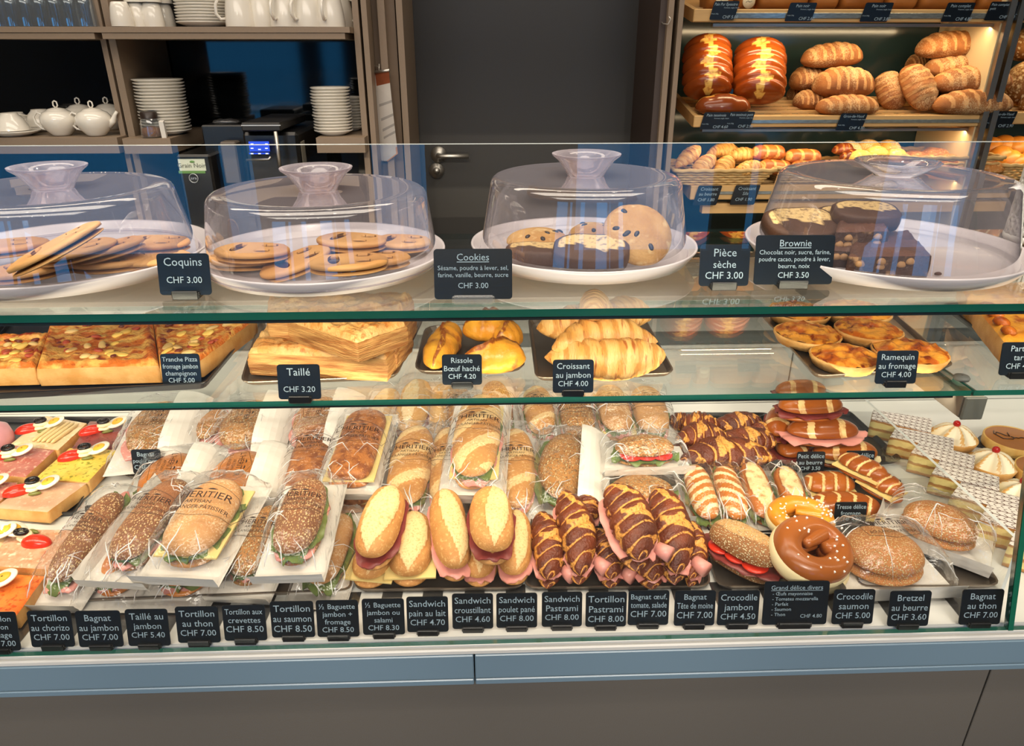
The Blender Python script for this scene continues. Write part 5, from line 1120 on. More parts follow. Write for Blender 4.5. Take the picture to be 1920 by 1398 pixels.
# ================= back shelves: crockery =================
cer=mat('white_ceramic','#e9e3d6',.12,spec=.6,coat=.3)
zt1=Q(960,50,YB-.06).z+.001; zl1=Q(960,255,YB-.06).z+.001; zl2=Q(960,257,YB-.06).z+.001
def mugm():
    t=thing('mug','white upside-down mug','mug'); 
    MB().lathe([(.040,0),(.0395,.012),(.036,.045),(.030,.078),(.0275,.092),(.026,.1),(.024,.1035),(.022,.1015),(.001,.1015)],32).lathe([(.037,.0),(.034,.045),(.026,.09),(.001,.095)],24).build('mug_body',cer,t)
    MB().tube([(-.036,0,.02),(-.05,0,.018),(-.060,0,.032),(-.058,0,.055),(-.046,0,.072),(-.030,0,.076)],[.004,.0045,.0045,.0045,.004,.004],8).build('handle',cer,t); return t
m0=mugm(); first=True
def place(root,p,rz,label,group,first):
    M=at(p,rz)
    if first: root.matrix_world=M; root['label']=label; root['group']=group; return root
    return dup(root,M,label,group)
for i,(u,y,rz) in enumerate(((452,2.22,.3),(494,2.25,.6),(536,2.22,1.2),(579,2.23,1.0),(621,2.24,1.4))):
    c=Q(u,48,y); c.z=zt1; place(m0,c,rz,'white upside-down mug in the front row of the long cup shelf','mugs in the front row of the cup shelf',i==0)
for i,(u,y) in enumerate(((480,2.36),(520,2.36),(562,2.37),(602,2.36),(640,2.37))):
    c=Q(u,48,2.3); c=Vector((c.x*y/2.3,y,zt1)); place(m0,c,.8+i*.5,'white upside-down mug in the row behind the front mugs','mugs in the back row of the cup shelf',False)
cu=thing('small_cup','x','cup'); MB().lathe([(.029,0),(.0285,.02),(.025,.045),(.021,.058),(.018,.06),(.001,.0595)],28).lathe([(.027,0),(.022,.045),(.001,.052)],20).build('cup_body',cer,cu)
for i,(u,y,k) in enumerate(((231,2.2,0),(262,2.24,0),(262,2.24,1),(290,2.24,0),(290,2.24,1),(310,2.3,0),(310,2.3,1),(232,2.32,0),(232,2.32,1))):
    c=Q(u,48,y); c.z=zt1+k*.03
    if k: c.z=zt1+.0605
    place(cu,c,i,'small white espresso cup standing upside down in the cluster beside the post' if not k else 'small white espresso cup stacked on the base of another','upside-down espresso cups beside the post' if not k else 'espresso cups in the upper layer',i==0)
def plate_obj(r,name,label):
    return MB().lathe([(.001,0),(r*.55,0),(r*.6,.0),(r*.62,.002),(r*.98,.011),(r,.0135),(r*.985,.0145),(r*.94,.0125),(r*.62,.0045),(.001,.004)],44).build(name,cer)
def stack(u,v,y,r,n,step,z,label,group,name='saucer'):
    c=Q(u,v,y); c.z=z; o=plate_obj(r,name,''); 
    for i in range(n):
        q=o if i==0 else o.copy()
        if i: COL.objects.link(q)
        q.location=(c.x+rnd.uniform(-.0015,.0015),c.y,c.z+i*step); q.rotation_euler=(0,0,i)
        tag(q,label,'plate',group)
stack(316,258,2.25,.069,17,.0085,zl2,'white plate in the stack on the short shelf behind the sugar jar','plates stacked behind the sugar jar')
stack(627,258,2.22,.056,15,.0082,zl2,'white saucer in the front stack beside the coffee machine','saucers stacked beside the coffee machine')
stack(655,258,2.34,.052,11,.0082,zl2,'white saucer in the stack half hidden behind the front one','saucers in the rear stack')
stack(385,48,2.28,.075,14,.0075,zt1,'white plate in the tall stack on the long cup shelf','plates stacked on the cup shelf')
stack(383,48,2.42,.062,1,.008,zt1+.001,'white plate low behind the tall plate stack','plate behind the tall stack')
# drinking glasses
tg=glass('tumbler_glass',(.86,.9,.92,1),boost=2.0,haze=.04,base=.02)
tu=MB().lathe([(.033,0),(.031,.05),(.027,.118),(.025,.121),(.001,.1215)],28).lathe([(.031,0),(.029,.05),(.0255,.11),(.001,.112)],28).build('drinking_glass',tg)
k=0
for y in (2.2,2.30,2.42):
    for i in range(7):
        c=Q(2+i*27+(y-2.2)*60,48,y); o=tu if k==0 else tu.copy()
        if k: COL.objects.link(o)
        o.location=(c.x,y,zt1); o.rotation_euler=(0,0,0); tag(o,'clear drinking glass standing upside down among the glasses at the top left shelf','glass','upside-down drinking glasses'); k+=1
# teapots and cups
def teapot(u,y,label,rz=0,s=1.0):
    c=Q(u,256,y); c.z=zl1; t=thing('teapot',label,'teapot',at(c,rz),'white teapots')
    MB().lathe([(a*s,b_*s) for a,b_ in ((.001,0),(.024,0),(.026,.003),(.04,.018),(.048,.036),(.047,.05),(.038,.062),(.026,.067))],36).build('pot_body',cer,t)
    MB().lathe([(a*s,b_*s) for a,b_ in ((.028,.0665),(.022,.071),(.01,.074),(.001,.0745))],28).build('lid',cer,t)
    MB().tube([(0,0,.072),(-.006,0,.080),(-.005,0,.089),(0,0,.092),(.005,0,.089),(.006,0,.080),(0,0,.072)],.0022,8).build('lid_loop',cer,t)
    MB().tube([(-.036,0,.052),(-.056,0,.062),(-.068,0,.05),(-.066,0,.032),(-.052,0,.018),(-.036,0,.014)],.003,8).build('handle',cer,t)
    MB().tube([(.038,0,.028),(.054,0,.04),(.062,0,.056),(.069,0,.064)],[.011,.008,.005,.004],10).build('spout',cer,t)
teapot(118,2.2,'white teapot with a loop lid, left of the pair in front'); teapot(183,2.19,'white teapot with a loop lid, nearest the taupe uprights')
teapot(160,2.34,'white teapot in the second row behind the pair',.2); teapot(212,2.36,'white teapot mostly hidden behind the upright',.3)
def teacup(u,y,label,dz=0,inv=True):
    c=Q(u,256,y); c.z=zl1+dz; t=thing('teacup',label,'teacup',at(c,u*.01),'upside-down white teacups')
    MB().lathe([(.045,0),(.043,.01),(.034,.03),(.022,.042),(.021,.046),(.019,.043),(.001,.042)],32).build('cup_body',cer,t)
    MB().tube([(-.038,0,.012),(-.056,0,.010),(-.064,0,.022),(-.055,0,.034),(-.034,0,.030)],.0025,8).build('handle',cer,t)
o=plate_obj(.068,'saucer',''); c=Q(30,256,2.2); c.z=zl1; o.location=c; tag(o,'white saucer under the upside-down teacup at the frame edge','saucer')
o=plate_obj(.06,'saucer',''); c=Q(85,256,2.33); c.z=zl1; o.location=c; tag(o,'white saucer behind, between the teacups and the teapots','saucer')
teacup(28,2.2,'white teacup upside down on a saucer at the frame edge',.0145); teacup(-5,2.33,'white teacup standing behind at the frame edge',.0); teacup(85,2.33,'white teacup upside down behind the first teapot',.0145); teacup(40,2.42,'white teacup in the last row behind the saucers')
# sugar jar
c=Q(287,259,2.17); c.z=zl2; t=thing('sugar_jar','small glass jar of brown sugar in front of the plate stack','jar',at(c))
MB().lathe([(.001,0),(.028,0),(.029,.004),(.026,.04),(.022,.052)],28).build('jar_glass',tg,t); MB().lathe([(.001,.003),(.026,.003),(.0255,.024),(.001,.03)],28).build('brown_sugar',mat('brown_sugar','#8c5a3c',.8,var=.2,bsc=200,bump=.4),t); MB().lathe([(.023,.05),(.022,.066),(.018,.068),(.001,.068)],24).build('lid',mat('dark_lid','#2c211b',.4),t)
c=Q(309,259,2.16); c.z=zl2; tag(MB().box((0,0,.022),(.012,.02,.044),rz=.2,tilt=.15).build('sugar_sachet',m_paper,loc=c),'white sugar sachet leaning beside the sugar jar','sachet')
# ================= coffee machines =================
bk_=mat('black_plastic','#0d0d0e',.3,spec=.5); dkm=mat('dark_grey_plastic','#1d1c1b',.45)
def boxq(mb,u0,u1,v0,v1,y,dep,mi=0,bev=.003):
    a=Q(u0,(v0+v1)/2,y).x; b=Q(u1,(v0+v1)/2,y).x; z1=Q((u0+u1)/2,v0,y).z; z0=Q((u0+u1)/2,v1,y).z
    return mb.box(((a+b)/2,y+dep/2,(z0+z1)/2),(b-a,dep,z1-z0),mi,bev=bev)
def zq(v,y): return Q(960,v,y).z
y=2.08; a,b=Q(334,320,y).x,Q(398,320,y).x
t=MB().box(((a+b)/2,y+.17,(zq(287,y)+.833)/2),(b-a,.34,zq(287,y)-.833),bev=.006).build('milk_cooler',bk_); tag(t,'black milk cooler with a pale sticker beside the coffee machine','milk cooler')
sk=MB(); boxq(sk,335,385,298,320,y-.002,.001,bev=0); boxq(sk,335,385,320,325,y-.002,.001,1,bev=0)
sk.build('sticker',[mat('sticker_white','#cfd6c4',.5),mat('sticker_green','#5f8c4a',.5)],t)
m=MB(); c=Q(360,314,y-.003); put_text(m,'Grain Noir',c.x,c.z,.017,lambda X,Z:(X,y-.0035,Z)); m.build('lettering',mat('grey_ink','#6b6f66',.6),t)
m=MB(); c=Q(358,303,y-.003); m.blob(.014,.003,.006,nu=10,nv=8,c=(c.x+.003,y-.003,c.z-.003)); m.build('leaf_mark',mat('sticker_green','#5f8c4a'),t)
c=Q(363,334,y-.003); m=MB().tube([(c.x+.012*math.cos(q*PI/12),y-.003,c.z+.012*math.sin(q*PI/12)) for q in range(24)],.0011,6,close=True); put_text(m,'jura',c.x,c.z-.003,.011,lambda X,Z:(X,y-.0035,Z)); m.build('round_badge',mat('badge_silver','#c9ccce',.3,metal=.6),t)
y=2.06; a,b=Q(456,300,y).x,Q(560,300,y).x
t=MB().box(((a+b)/2,y+.2,(zq(248,y)+.833)/2),(b-a,.36,zq(248,y)-.833),bev=.008).build('coffee_machine',bk_); tag(t,'black coffee machine with a blue lit display','coffee machine')
m=MB(); boxq(m,452,526,230,246,y-.015,.30); m.build('bean_lid',dkm,t)
m=MB(); boxq(m,452,526,234,236,y-.017,.002,bev=0); m.build('lid_edge',st,t)
em,tt,b_,N,L=nt('blue_display'); b_.inputs['Base Color'].default_value=hx('#0b2a8c'); b_.inputs['Emission Color'].default_value=hx('#1f4fe0'); b_.inputs['Emission Strength'].default_value=.9
m=MB(); boxq(m,467,505,265,284,y-.002,.001,bev=0); boxq(m,467,505,286,289,y-.002,.001,bev=0); m.build('display',em,t)
em2,tt,b_,N,L=nt('display_text'); b_.inputs['Emission Color'].default_value=hx('#b8d4ff'); b_.inputs['Emission Strength'].default_value=1
m=MB(); 
for u,v in ((470,269),(497,269),(470,277),(484,279),(497,277),(470,287),(484,287),(498,287)): boxq(m,u,u+5,v,v+2,y-.004,.001,bev=0)
m.build('display_icons',em2,t)
c=Q(485,299,y-.02); MB().tube([(c.x-.03,y-.03,c.z),(c.x+.03,y-.03,c.z+.002),(c.x+.036,y-.03,c.z+.008)],.003,8).build('steam_bar',st,t)
c=Q(522,290,y-.02); MB().tube([(c.x,y-.02,c.z-.04),(c.x,y-.02,c.z+.06)],.005,10).build('steam_pipe',st,t)
m=MB(); boxq(m,527,567,264,330,2.1,.05,bev=.004); o=m.build('steel_box',mat('matt_steel','#8e8b80',.45,metal=.3)); tag(o,'grey steel dispenser between the coffee machine and the saucers','dispenser')
m=MB(); c=Q(548,296,2.098); m.box((c.x,2.098,c.z),(.014,.003,.03),bev=.001); m.build('opening',bk_,o)
m=MB(); boxq(m,417,447,266,345,2.12,.05,bev=.004); o=m.build('grey_panel',mat('grey_brown_panel','#5b5249',.5)); tag(o,'dull grey panel standing between milk cooler and coffee machine','panel')
c=Q(425,232,2.2); o=MB().blob(.075,.03,.014,amp=.35,ns=60,nu=16,nv=12).build('crumpled_film',film,loc=(c.x,2.2,c.z)); tag(o,'crumpled clear film lying on top beside the coffee machine','plastic film')
MB().box((c.x-.005,2.25,c.z-.1),(.14,.2,.19)).build('grinder_body',bk_,o) if False else None
o=MB().box((c.x,2.26,(c.z+.83)/2),(.12,.2,c.z-.83),bev=.004).build('grinder',mat('black_plastic','#0d0d0e')); tag(o,'black grinder in the shade behind the grey panel','coffee grinder')
# hanging calendar
yc=2.27; t=thing('hanging_calendar','narrow paper calendar hanging from a hook on the taupe panel','calendar',None,loc=Q(716,135,yc))
o0=Q(716,135,yc); tp0,tp1,bt1,bt0=Q(703,137,yc),Q(729,133,yc-.03),Q(746,288,yc-.05),Q(726,303,yc-.01)
for k in range(5):
    off=Vector((-.0016*k,.002*k,-.0005*k)); sp=Vector((-.004*k,.003*k,.0))
    A,B,C_,D_=[p_-o0+off for p_ in (tp0,tp1,bt1,bt0)]; C_=C_+sp; D_=D_+sp
    m=MB()
    def pt(s,f_): return (A*(1-s)+B*s)*(1-f_)+(D_*(1-s)+C_*s)*f_+Vector((0,-.006*math.sin(f_*PI),0))
    fs_=[0,.07,.14,.34,.37,.5,.53,.62,.65,.71,.74,.91,1]; mi_=[2,2,0,1,0,1,0,1,0,1,0,3]
    for i in range(12): m.add([pt(0,fs_[i]),pt(1,fs_[i]),pt(1,fs_[i+1]),pt(0,fs_[i+1])],[(0,3,2,1)],mi_[i] if k==0 else 0,sm=False)
    m.build('calendar_page',[mat('calendar_paper','#cdc6bd',.7),mat('calendar_grey_band','#a39d97',.7),mat('calendar_photo','#8c4a2c',.5,var=.5,bsc=40),mat('calendar_orange','#cf9560',.6)],t)
MB().tube([tp0-o0+Vector((-.002,-.002,.002)),tp1-o0+Vector((.002,-.002,.002))],.004,8).build('binding_bar',st,t)
h0=Q(698,122,2.29)-o0; MB().tube([h0,h0+Vector((.012,-.015,-.003)),h0+Vector((.022,-.03,-.004)),h0+Vector((.024,-.032,.004)),h0+Vector((.022,-.032,-.018))],.0022,8).build('hook',st,t)
# ================= bread unit =================
warmL=(1,.74,.42)
ZS=[]
def rack(vt,vb,label,group,ux0=1302,ux1=1899,side=True,yb=2.60,lift=.05,slats=True,rise=True):
    y=2.3; z1=zq(vt,y); z0=zq(vb,y); a,b=Q(ux0,vt,y).x,Q(ux1,vt,y).x
    t=MB().box(((a+b)/2,y+.008,(z0+z1)/2),(b-a,.016,z1-z0),bev=.002).build('bread_rack',ply); tag(t,label,'bread rack',group)
    for x in (a+.008,b-.008):
        m=MB(); vs=[(x+s,yy,zz) for s in(-.008,.008) for yy,zz in ((y+.016,z0),(y+.016,z1),(yb,z1+lift),(yb,z0+lift))]
        m.add(vs,[(0,1,2,3)[::-1],(4,5,6,7),(0,4,7,3),(1,2,6,5),(2,3,7,6)],sm=False); m.build('side_board',ply,t)
    if slats:
        for k in range(6):
            yy=y+.05+k*.045; zz=z1-.012+lift*(yy-y)/(yb-y); MB().box(((a+b)/2,yy,zz),(b-a-.034,.022,.008)).build('slat',ply,t)
        m=MB(); n=int((b-a)/.055)
        for k in range(1,n):
            x=a+(b-a)*k/n; vs=[(x+s,yy,zz) for s in(-.011,.011) for yy,zz in ((y+.018,z1-.026),(y+.018,z1-.018),(yb,z1-.018+lift),(yb,z1-.026+lift))]
            m.add(vs,[(3,2,1,0),(4,5,6,7),(0,4,7,3),(1,2,6,5),(2,3,7,6)],sm=False)
        m.build('cross_slats',ply,t)
    return t,z1
r1,zr1=rack(16,41,'uppermost pale wooden bread rack with five black cards','bread racks'); 
r2,zr2=rack(218,240,'pale slatted wooden bread rack in the middle of the unit','bread racks')
r3,zr3=rack(350,377,'low pale wooden rack carrying the pastry baskets','bread racks',ux0=1296,slats=True,lift=.03)
o=MB().box((Q(1600,395,2.32).x,2.33,zq(395,2.3)),(1.0,.03,.032)).build('lower_rail',ply); tag(o,'pale wooden rail below the basket rack','rail')
for v0,v1,tt in ((21,34,r1),(224,233,r2),(359,367,r3)):
    m=MB(); a,b=Q(1340,v0,2.3).x,Q(1890,v0,2.3).x; z1,z0=zq(v0+2,2.3),zq(v1,2.3); m.box(((a+b)/2,2.2985,(z0+z1)/2),(b-a,.004,z1-z0),bev=.001)
    m.build('price_rail',mat('mottled_price_rail','#8f948f',.15,metal=.5,var=.6,bsc=60,stretch=(1,1,4)),tt)
rb,_=rack(16,41,'wooden bread rack of the right-hand bay at the top','bread racks',ux0=1908,ux1=2100); rb2,_=rack(213,236,'wooden bread rack of the right-hand bay holding the round loaves','bread racks',ux0=1900,ux1=2100); rb3,_=rack(345,365,'wooden rack of the right-hand bay under the roll basket','bread racks',ux0=1890,ux1=2100)
# lamps built into the unit (LED strips under the racks)
for z,e in ((zr1-.045,2.3),(zr2-.05,1.4)):
    x=Q(1590,100,2.4).x; h=MB().box((x,2.345,z+.004),(.9,.022,.008)).build('led_profile',mat('aluminium_profile','#b9b2a4',.3,metal=.8)); tag(h,'slim light strip under the %s bread rack'%('upper' if e>2 else 'middle'),'light strip')
    area('led_strip',(x,2.345,z-.002),(R(14),0,0),.88,.015,e,warmL); 
    x2=Q(1990,100,2.4).x; area('led_strip',(x2,2.36,z-.002),(R(10),0,0),.3,.015,e*.35,warmL)
area('led_strip',(Q(1590,100,2.4).x,2.34,zr1+.42),(R(12),0,0),.9,.02,2.2,warmL)
def bl(u0,v0,y0,u1,v1,y1,wp,hp,mt,label,fn,group,name='bread_loaf',**k):
    p0,p1=Q(u0,v0,y0),Q(u1,v1,y1); return loaf(name,p0,p1,px(p0,wp),px(p0,hp),mt,label,'bread',group,fn=fn,**k)
f_tess=food('glazed_loaf','#a04c18','#82380f','#e8b85a',sc=9,bump=.08,bsc=40,rough=.2)
gt_='glazed segmented loaves'
bl(1322,196,2.40,1322,92,2.52,92,62,f_tess,'tall glazed loaf of five ridges at the end of the middle rack',fn_tess(5),gt_,p=6,q=3,amp=.03,nu=60,nv=36,ns=14)
bl(1418,204,2.39,1420,100,2.52,98,62,f_tess,'tall glazed loaf of five ridges beside the rustic loaves',fn_tess(5),gt_,p=6,q=3,amp=.03,nu=60,nv=36,ns=14)
bl(1302,217,2.34,1404,217,2.34,62,40,food('glazed_dark_loaf','#7c3a16','#642c10','#c99146',sc=9,bump=.08,bsc=40,rough=.2),'small dark glazed loaf in front of the tall ones',fn_tess(2),gt_,p=2.6,q=2,amp=.02)
gr='rustic flour dusted loaves'
FS=lambda n=6,s=.45: fn_slash(n,s,.10,.3)
for a in ((1500,130,2.47,1614,124,2.47,52,42,'rustic loaf on top of the first pile'),(1480,172,2.50,1545,168,2.50,60,42,'rustic loaf behind the first pile on the glazed loaf side'),(1520,184,2.42,1632,186,2.42,68,54,'rustic loaf in the middle of the first pile'),
 (1485,205,2.44,1545,208,2.44,48,34,'small rustic loaf at the bottom of the first pile beside the glazed one'),(1527,217,2.34,1643,217,2.34,56,36,'front rustic loaf of the first pile above a card'),(1474,190,2.55,1500,194,2.55,40,30,'end of a rustic loaf peeping out behind the first pile'),
 (1714,114,2.47,1842,106,2.47,56,46,'rustic loaf with curved slashes topmost of the second pile'),(1728,152,2.46,1852,146,2.46,60,44,'rustic loaf second from the top of the second pile'),(1742,178,2.38,1892,172,2.38,58,46,'long rustic loaf third from the top of the second pile'),
 (1745,216,2.33,1892,216,2.33,58,44,'bottom rustic loaf of the second pile beside the end card'),(1698,138,2.55,1736,136,2.55,42,32,'rustic loaf end showing behind the second pile'),(1730,200,2.45,1790,200,2.45,46,40,'shaded rustic loaf inside the second pile')):
    bl(*a[:8],f_rust,a[8],FS(7),gr,p=2.8,q=1.9,amp=.06,ns=16,nu=56,nv=32)
bl(1668,214,2.42,1650,146,2.50,56,40,f_rust,'rustic loaf leaning upright behind the slanting one',FS(6,.2),gr,p=2.8,q=1.9,amp=.06,ns=16,nu=56,nv=32)
bl(1722,216,2.37,1690,134,2.46,66,44,f_rust,'rustic loaf leaning upright between the two piles',FS(6,.2),gr,p=2.8,q=1.9,amp=.06,ns=16,nu=56,nv=32)
def fn_ring(t,a): 
    q=(math.hypot(t,math.cos(a)*.8)*6)%1; return 1,(1 if q<.18 else 0)
f_round=food('banneton_crust','#a06a30','#84511f','#e6d3a8',sc=12,bump=.5,bsc=90,rough=.6,flour='#dcc28c')
bl(1888,118,2.48,1960,112,2.48,90,60,f_round,'round loaf with flour rings, upper one in the right-hand bay',fn_ring,'flour ringed round loaves',p=2,q=2)
bl(1878,200,2.42,1970,200,2.42,110,86,f_round,'round loaf with flour rings, lower one in the right-hand bay',fn_ring,'flour ringed round loaves',p=2,q=2)
bl(1908,216,2.36,1980,216,2.36,60,52,f_round,'round loaf with flour rings in front, cut by the frame',fn_ring,'flour ringed round loaves',p=2,q=2)
f_tin=food('tin_loaf_crust','#b47434','#9a5d26',None,sc=8,bump=.2,bsc=60,rough=.5)
yy_=zr1
for u0,u1,l,st_ in ((1321,1371,'brown tin loaf with a round paper seal above the first card',True),(1379,1412,'narrow brown tin loaf with a round paper seal',True),(1416,1511,'long brown tin loaf over the second card',False),(1514,1566,'brown tin loaf between the second and third cards',False),(1569,1650,'brown tin loaf over the third card',False),(1654,1712,'brown tin loaf right of the third card',False),(1716,1822,'long golden tin loaf over the fourth card',False),(1826,1896,'dark tin loaf at the end of the uppermost rack',False)):
    a,b=Q(u0,14,2.36).x,Q(u1,14,2.36).x; o=MB().blob(b-a,.12,.10,p=8,q=4,amp=.02,base=.4,sq=.75,nu=24,nv=24).build('tin_loaf',f_tin,loc=((a+b)/2,2.385,zr1-.004)); tag(o,l,'bread','tin loaves on the uppermost rack')
    if st_: MB().lathe([(.001,0),(.018,0),(.018,.001),(.001,.001)],28).build('paper_seal',mat('paper_seal','#d8c8a4',.6),o,loc=(0,-.060,.024),rot=(R(90),0,0)); m=MB().tube([(-.009,-.0615,.022),(-.003,-.0615,.027),(.002,-.0615,.023),(.009,-.0615,.026)],.0007,5); m.build('seal_script',mat('grey_ink','#6b6f66'),o)
for u0,u1 in ((1905,1990),):
    a,b=Q(u0,14,2.36).x,Q(u1,14,2.36).x; o=MB().blob(b-a,.12,.10,p=8,q=4,amp=.02,base=.4,sq=.75).build('tin_loaf',f_tin,loc=((a+b)/2,2.385,zr1-.004)); tag(o,'dark tin loaf in the right-hand bay','bread','tin loaves on the uppermost rack')
# baskets
wick=mat('pale_wicker','#c9a66c',.55,var=.35,bsc=50,stretch=(1,1,6),bump=.5)
def basket(u0,u1,vt,vb,y,dep,label,tap=.8,name='wicker_basket'):
    a,b=Q(u0,vt,y).x,Q(u1,vt,y).x; z1,z0=zq(vt,y),zq(vb,y); w2=(b-a)/2; t=thing(name,label,'basket',at(Vector(((a+b)/2,y+dep/2,z0))),'wicker baskets of pastries')
    def loop(s,z,ph=0,am=.0025):
        pts=[]; n=14
        for sx,sy,ex,ey in ((-1,-1,1,-1),(1,-1,1,1),(1,1,-1,1),(-1,1,-1,-1)):
            for k in range(n):
                f_=k/n; x=(sx+(ex-sx)*f_)*w2*s; yy=(sy+(ey-sy)*f_)*dep/2*s; wv=am*math.sin(PI*(k+ph)); r_=math.hypot(x/w2,yy/dep*2)
                pts.append((x*(1-.04*max(0,r_-1.2)),yy*(1-.04*max(0,r_-1.2)),z+am*math.cos(PI*(k+ph))*.5))
        return pts
    n=6; h=z1-z0; m=MB()
    for k in range(n): m.tube(loop(tap+(1-tap)*k/(n-1),.004+h*.86*k/(n-1),k%2),.0042,6,close=True)
    m.build('woven_sides',wick,t); MB().tube(loop(1.03,h,0,.003),.0065,8,close=True).build('braided_rim',wick,t)
    MB().box((0,0,.003),(2*w2*tap,dep*tap,.004)).build('basket_base',wick,t); return t
basket(1268,1452,322,351,2.30,.22,'wicker basket of croissants above the two blue lit cards')
basket(1460,1560,318,348,2.31,.22,'wicker basket of chocolate rolls behind the last cake cover')
basket(1570,1700,318,348,2.31,.22,'wicker basket of sugared buns behind the last cake cover')
basket(1712,1880,300,346,2.31,.24,'wicker basket of nut pastries beside the divider')
basket(1884,2010,315,345,2.31,.26,'wicker basket of round rolls in the right-hand bay')
gk='butter croissants in the first basket'
for a in ((1272,322,2.36,1318,282,2.40,'croissant standing at the outer end of the croissant basket'),(1302,335,2.32,1345,300,2.36,'croissant in front of the first one'),(1325,300,2.44,1385,288,2.46,'croissant at the back of the croissant basket'),(1342,338,2.32,1375,302,2.37,'croissant in the middle front of the croissant basket'),(1375,336,2.32,1432,318,2.34,'croissant lying across the near corner of the basket'),(1360,305,2.42,1420,300,2.42,'croissant lying behind the corner one'),(1385,322,2.38,1440,338,2.33,'croissant at the inner side of the basket')):
    bl(*a[:6],38,26,f_cro,a[6],fn_cro(7,dep=.15),gk,name='butter_croissant',p=2.1,q=1.3,bend=.008,amp=.06,nu=44)
gp='chocolate rolls'
f_pac=food('chocolate_roll_crust','#b8682c','#9c5220','#e0aa5c',sc=10,bump=.5,bsc=60,rough=.3,stretch=(4,1,1))
for a in ((1408,300,2.40,1468,300,2.40,'glazed chocolate roll high between the first two baskets'),(1420,326,2.36,1480,330,2.36,'chocolate roll at the end of the second basket'),(1470,308,2.38,1535,308,2.38,'chocolate roll in the second basket near the cover edge'),(1480,330,2.33,1545,330,2.33,'chocolate roll low in the second basket')):
    bl(*a[:6],44,28,f_pac,a[6],fn_cro(3,dep=.08),gp,name='chocolate_roll',p=5,q=2.5,amp=.04)
for a,l in (((1558,292,2.42,1600,290,2.42),'dark knotted bun above the middle of the basket rack'),((1572,304,2.38,1618,304,2.38),'dark knotted bun just below the other')): bl(*a,34,24,food('dark_bun','#6a2c14','#8a3f1c','#c07a3a',sc=12,bump=.3,rough=.2),l,fn_cro(4,dep=.2),'dark knotted buns',name='knotted_bun',p=2,q=1.5)
f_sug=food('sugared_bun','#d99b3c','#e8b65c',None,sc=20,bump=.5,bsc=80,rough=.5,flour='#f2e2b4',c4='#f0dca8',sc4=60)
for i,(u,v,y_) in enumerate(((1590,283,2.47),(1625,280,2.47),(1662,281,2.47),(1640,292,2.40),(1610,300,2.36),(1675,296,2.40))):
    bl(u-22,v+8,y_,u+22,v+8,y_,44,26,f_sug,'sugared golden bun, %s in its basket'%('at the back end','second at the back','third at the back','in the middle','at the near end','at the far side')[i],None,'sugared buns',name='sugared_bun',p=2,q=2,amp=.06)
f_nut=food('almond_pastry','#c98a44','#b26f30',None,sc=40,bump=1,bsc=90,rough=.5,c4='#e2bd84',sc4=110)
for i,(u,v,y_) in enumerate(((1712,296,2.44),(1752,290,2.44),(1790,288,2.46),(1830,298,2.44),(1735,304,2.37),(1775,302,2.38),(1815,308,2.36),(1850,316,2.34))):
    bl(u-26,v+8,y_,u+26,v+10,y_,48,22,f_nut,'flaked almond pastry, %s in the long basket'%('first','second','third','fourth','fifth, in front','sixth, in front','seventh, in front','last by the divider')[i],None,'almond pastries',name='almond_pastry',p=2.5,q=1.6,amp=.18,ns=60)
f_roll=food('round_roll','#d98f34','#c47a26','#f0cc80',sc=10,bump=.1,rough=.35)
for i,(u,v,y_) in enumerate(((1856,284,2.48),(1876,300,2.42),(1892,308,2.40),(1908,316,2.38),(1922,326,2.35),(1880,280,2.48),(1905,282,2.46),(1935,300,2.42))):
    bl(u-6,v+12,y_,u+8,v-22,y_+.03,40,20,f_roll,'round golden roll, %s in the right-hand basket'%('at the back end','first of the slanting row','second of the slanting row','third of the slanting row','nearest of the slanting row','second at the back','third at the back','at the outer side')[i],None,'round rolls',name='round_roll',p=2,q=2,amp=.02)
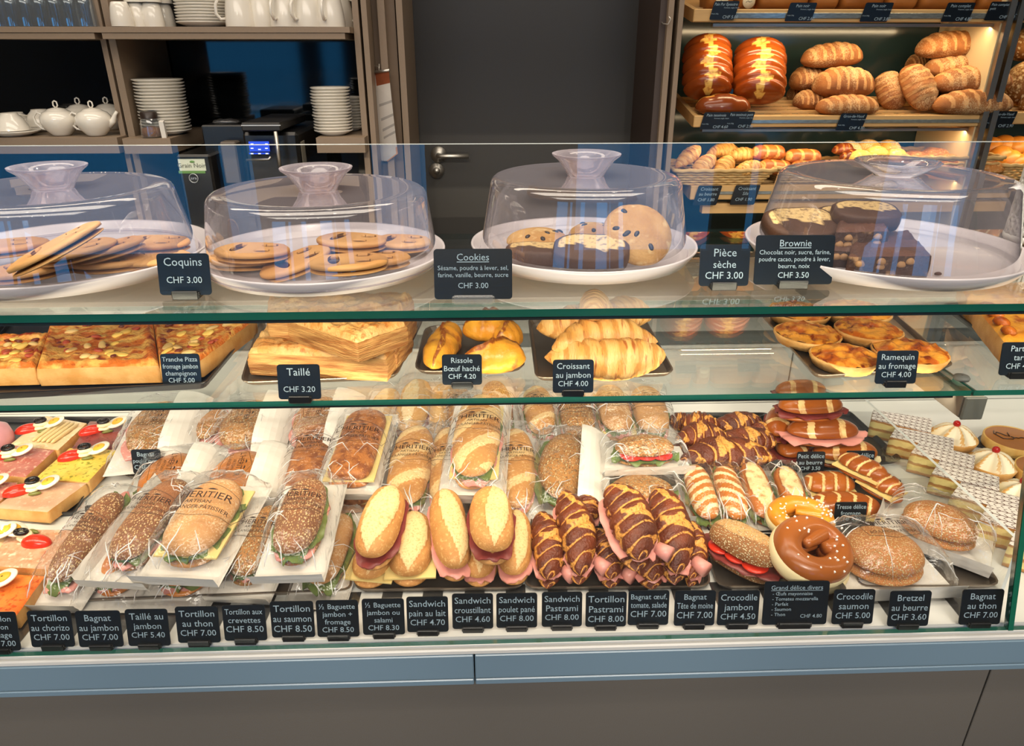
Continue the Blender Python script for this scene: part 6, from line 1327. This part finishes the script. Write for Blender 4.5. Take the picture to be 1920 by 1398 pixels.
# cards on the racks
gs='cards hanging on the bread racks'
def rackcard(u0,u1,v0,v1,lines,label,y=2.292,**k):
    price_card((u0+u1)/2-4,v1,u1-u0,v1-v0,0,lines,label,gs,clip='none',tilt=0,shear=.22,y=y,**k)
def BL(n,pr,g='250g'): return [(n,.24),('Froment, seigle, levain',.11,-.05),('',.22),('Poids '+g,.1,-.47),(pr,.26,.0)]
for a in ((1333,1380,9,40,BL('Pain Pur Epeautre','CHF 5.00'),'black pain pur épeautre card on the uppermost rack'),(1474,1524,12,43,BL('Pain noir','CHF 2.60'),'black pain noir card priced 2.60'),(1614,1666,12,44,BL('Pain noir','CHF 3.80'),'black pain noir card priced 3.80'),(1766,1818,12,44,BL('Pain complet','CHF 4.80'),'black pain complet card'),
 (1847,1900,10,41,[('Pain complet carré',.22),('petit',.2,-.45),('',.22),('CHF 2.90',.26,.0)],'black pain complet carré card'),(1900,1950,10,41,BL('Complet','CHF 4.20'),'black card cut by the frame on the uppermost rack'),
 (1315,1362,215,245,BL('Pain tessinois','CHF 4.60'),'black pain tessinois card'),(1362,1409,214,244,BL('Pain tessinois petit','CHF 2.90'),'black small pain tessinois card'),(1569,1618,217,247,BL('Gros-de-Vaud','CHF 4.30'),'black gros-de-vaud card priced 4.30'),(1847,1897,213,243,BL('Gros-de-Vaud','CHF 2.90'),'black gros-de-vaud card priced 2.90'),
 (1302,1346,351,387,[('Croissant',.25),('au beurre',.25),('',.05),('CHF 1.80',.24)],'black croissant au beurre card under the croissant basket'),(1371,1417,350,386,[('Croissant',.25),('Sils',.25),('',.05),('CHF 1.90',.24)],'black croissant sils card under the croissant basket')):
    rackcard(*a)
# perforated white bin on the upper glass shelf
c=P(1950,452,US+.001); t=thing('lattice_pot','white pierced plastic pot holding white cups at the edge of the picture','pot',at(c))
wp_=mat('white_pierced_plastic','#dcdad2',.45); rb_,h_=px(c,62),.150
MB().lathe([(.001,.001),(rb_*.97,.001),(rb_,.004),(rb_,.010),(rb_*.95,.011)],40).build('pot_base',wp_,t)
MB().lathe([(rb_*.80,.011),(rb_*.74,h_-.002),(rb_*.72,h_-.002),(rb_*.78,.011)],40).build('inner_liner',mat('grey_liner','#b5b3aa',.6),t)
m=MB()
for k in range(22):
    for d_ in (-1,1):
        m.tube([(rb_*(.93-.07*s/12)*math.cos(2*PI*k/22+d_*.26*math.sin(s*1.35)),rb_*(.93-.07*s/12)*math.sin(2*PI*k/22+d_*.26*math.sin(s*1.35)),.010+(h_-.014)*s/12) for s in range(13)],.0028,6)
m.build('pierced_wall',wp_,t); MB().lathe([(rb_*.84,h_-.006),(rb_*.90,h_-.003),(rb_*.90,h_+.002),(rb_*.84,h_+.003)],40).build('pot_rim',wp_,t)
for k,(dx,hh) in enumerate(((-.022,.06),(.02,.075))):
    o=MB().lathe([(.019,0),(.024,hh*.5+.04),(.0255,hh+.04),(.0245,hh+.04),(.018,.003)],28).build('paper_cup',mat('white_paper_cup','#e6e6e2',.5),loc=c+Vector((dx,0,h_-.055))); tag(o,'tall white cup stack standing in the pierced pot, %s'%('nearer the cakes' if k==0 else 'behind it'),'paper cup')
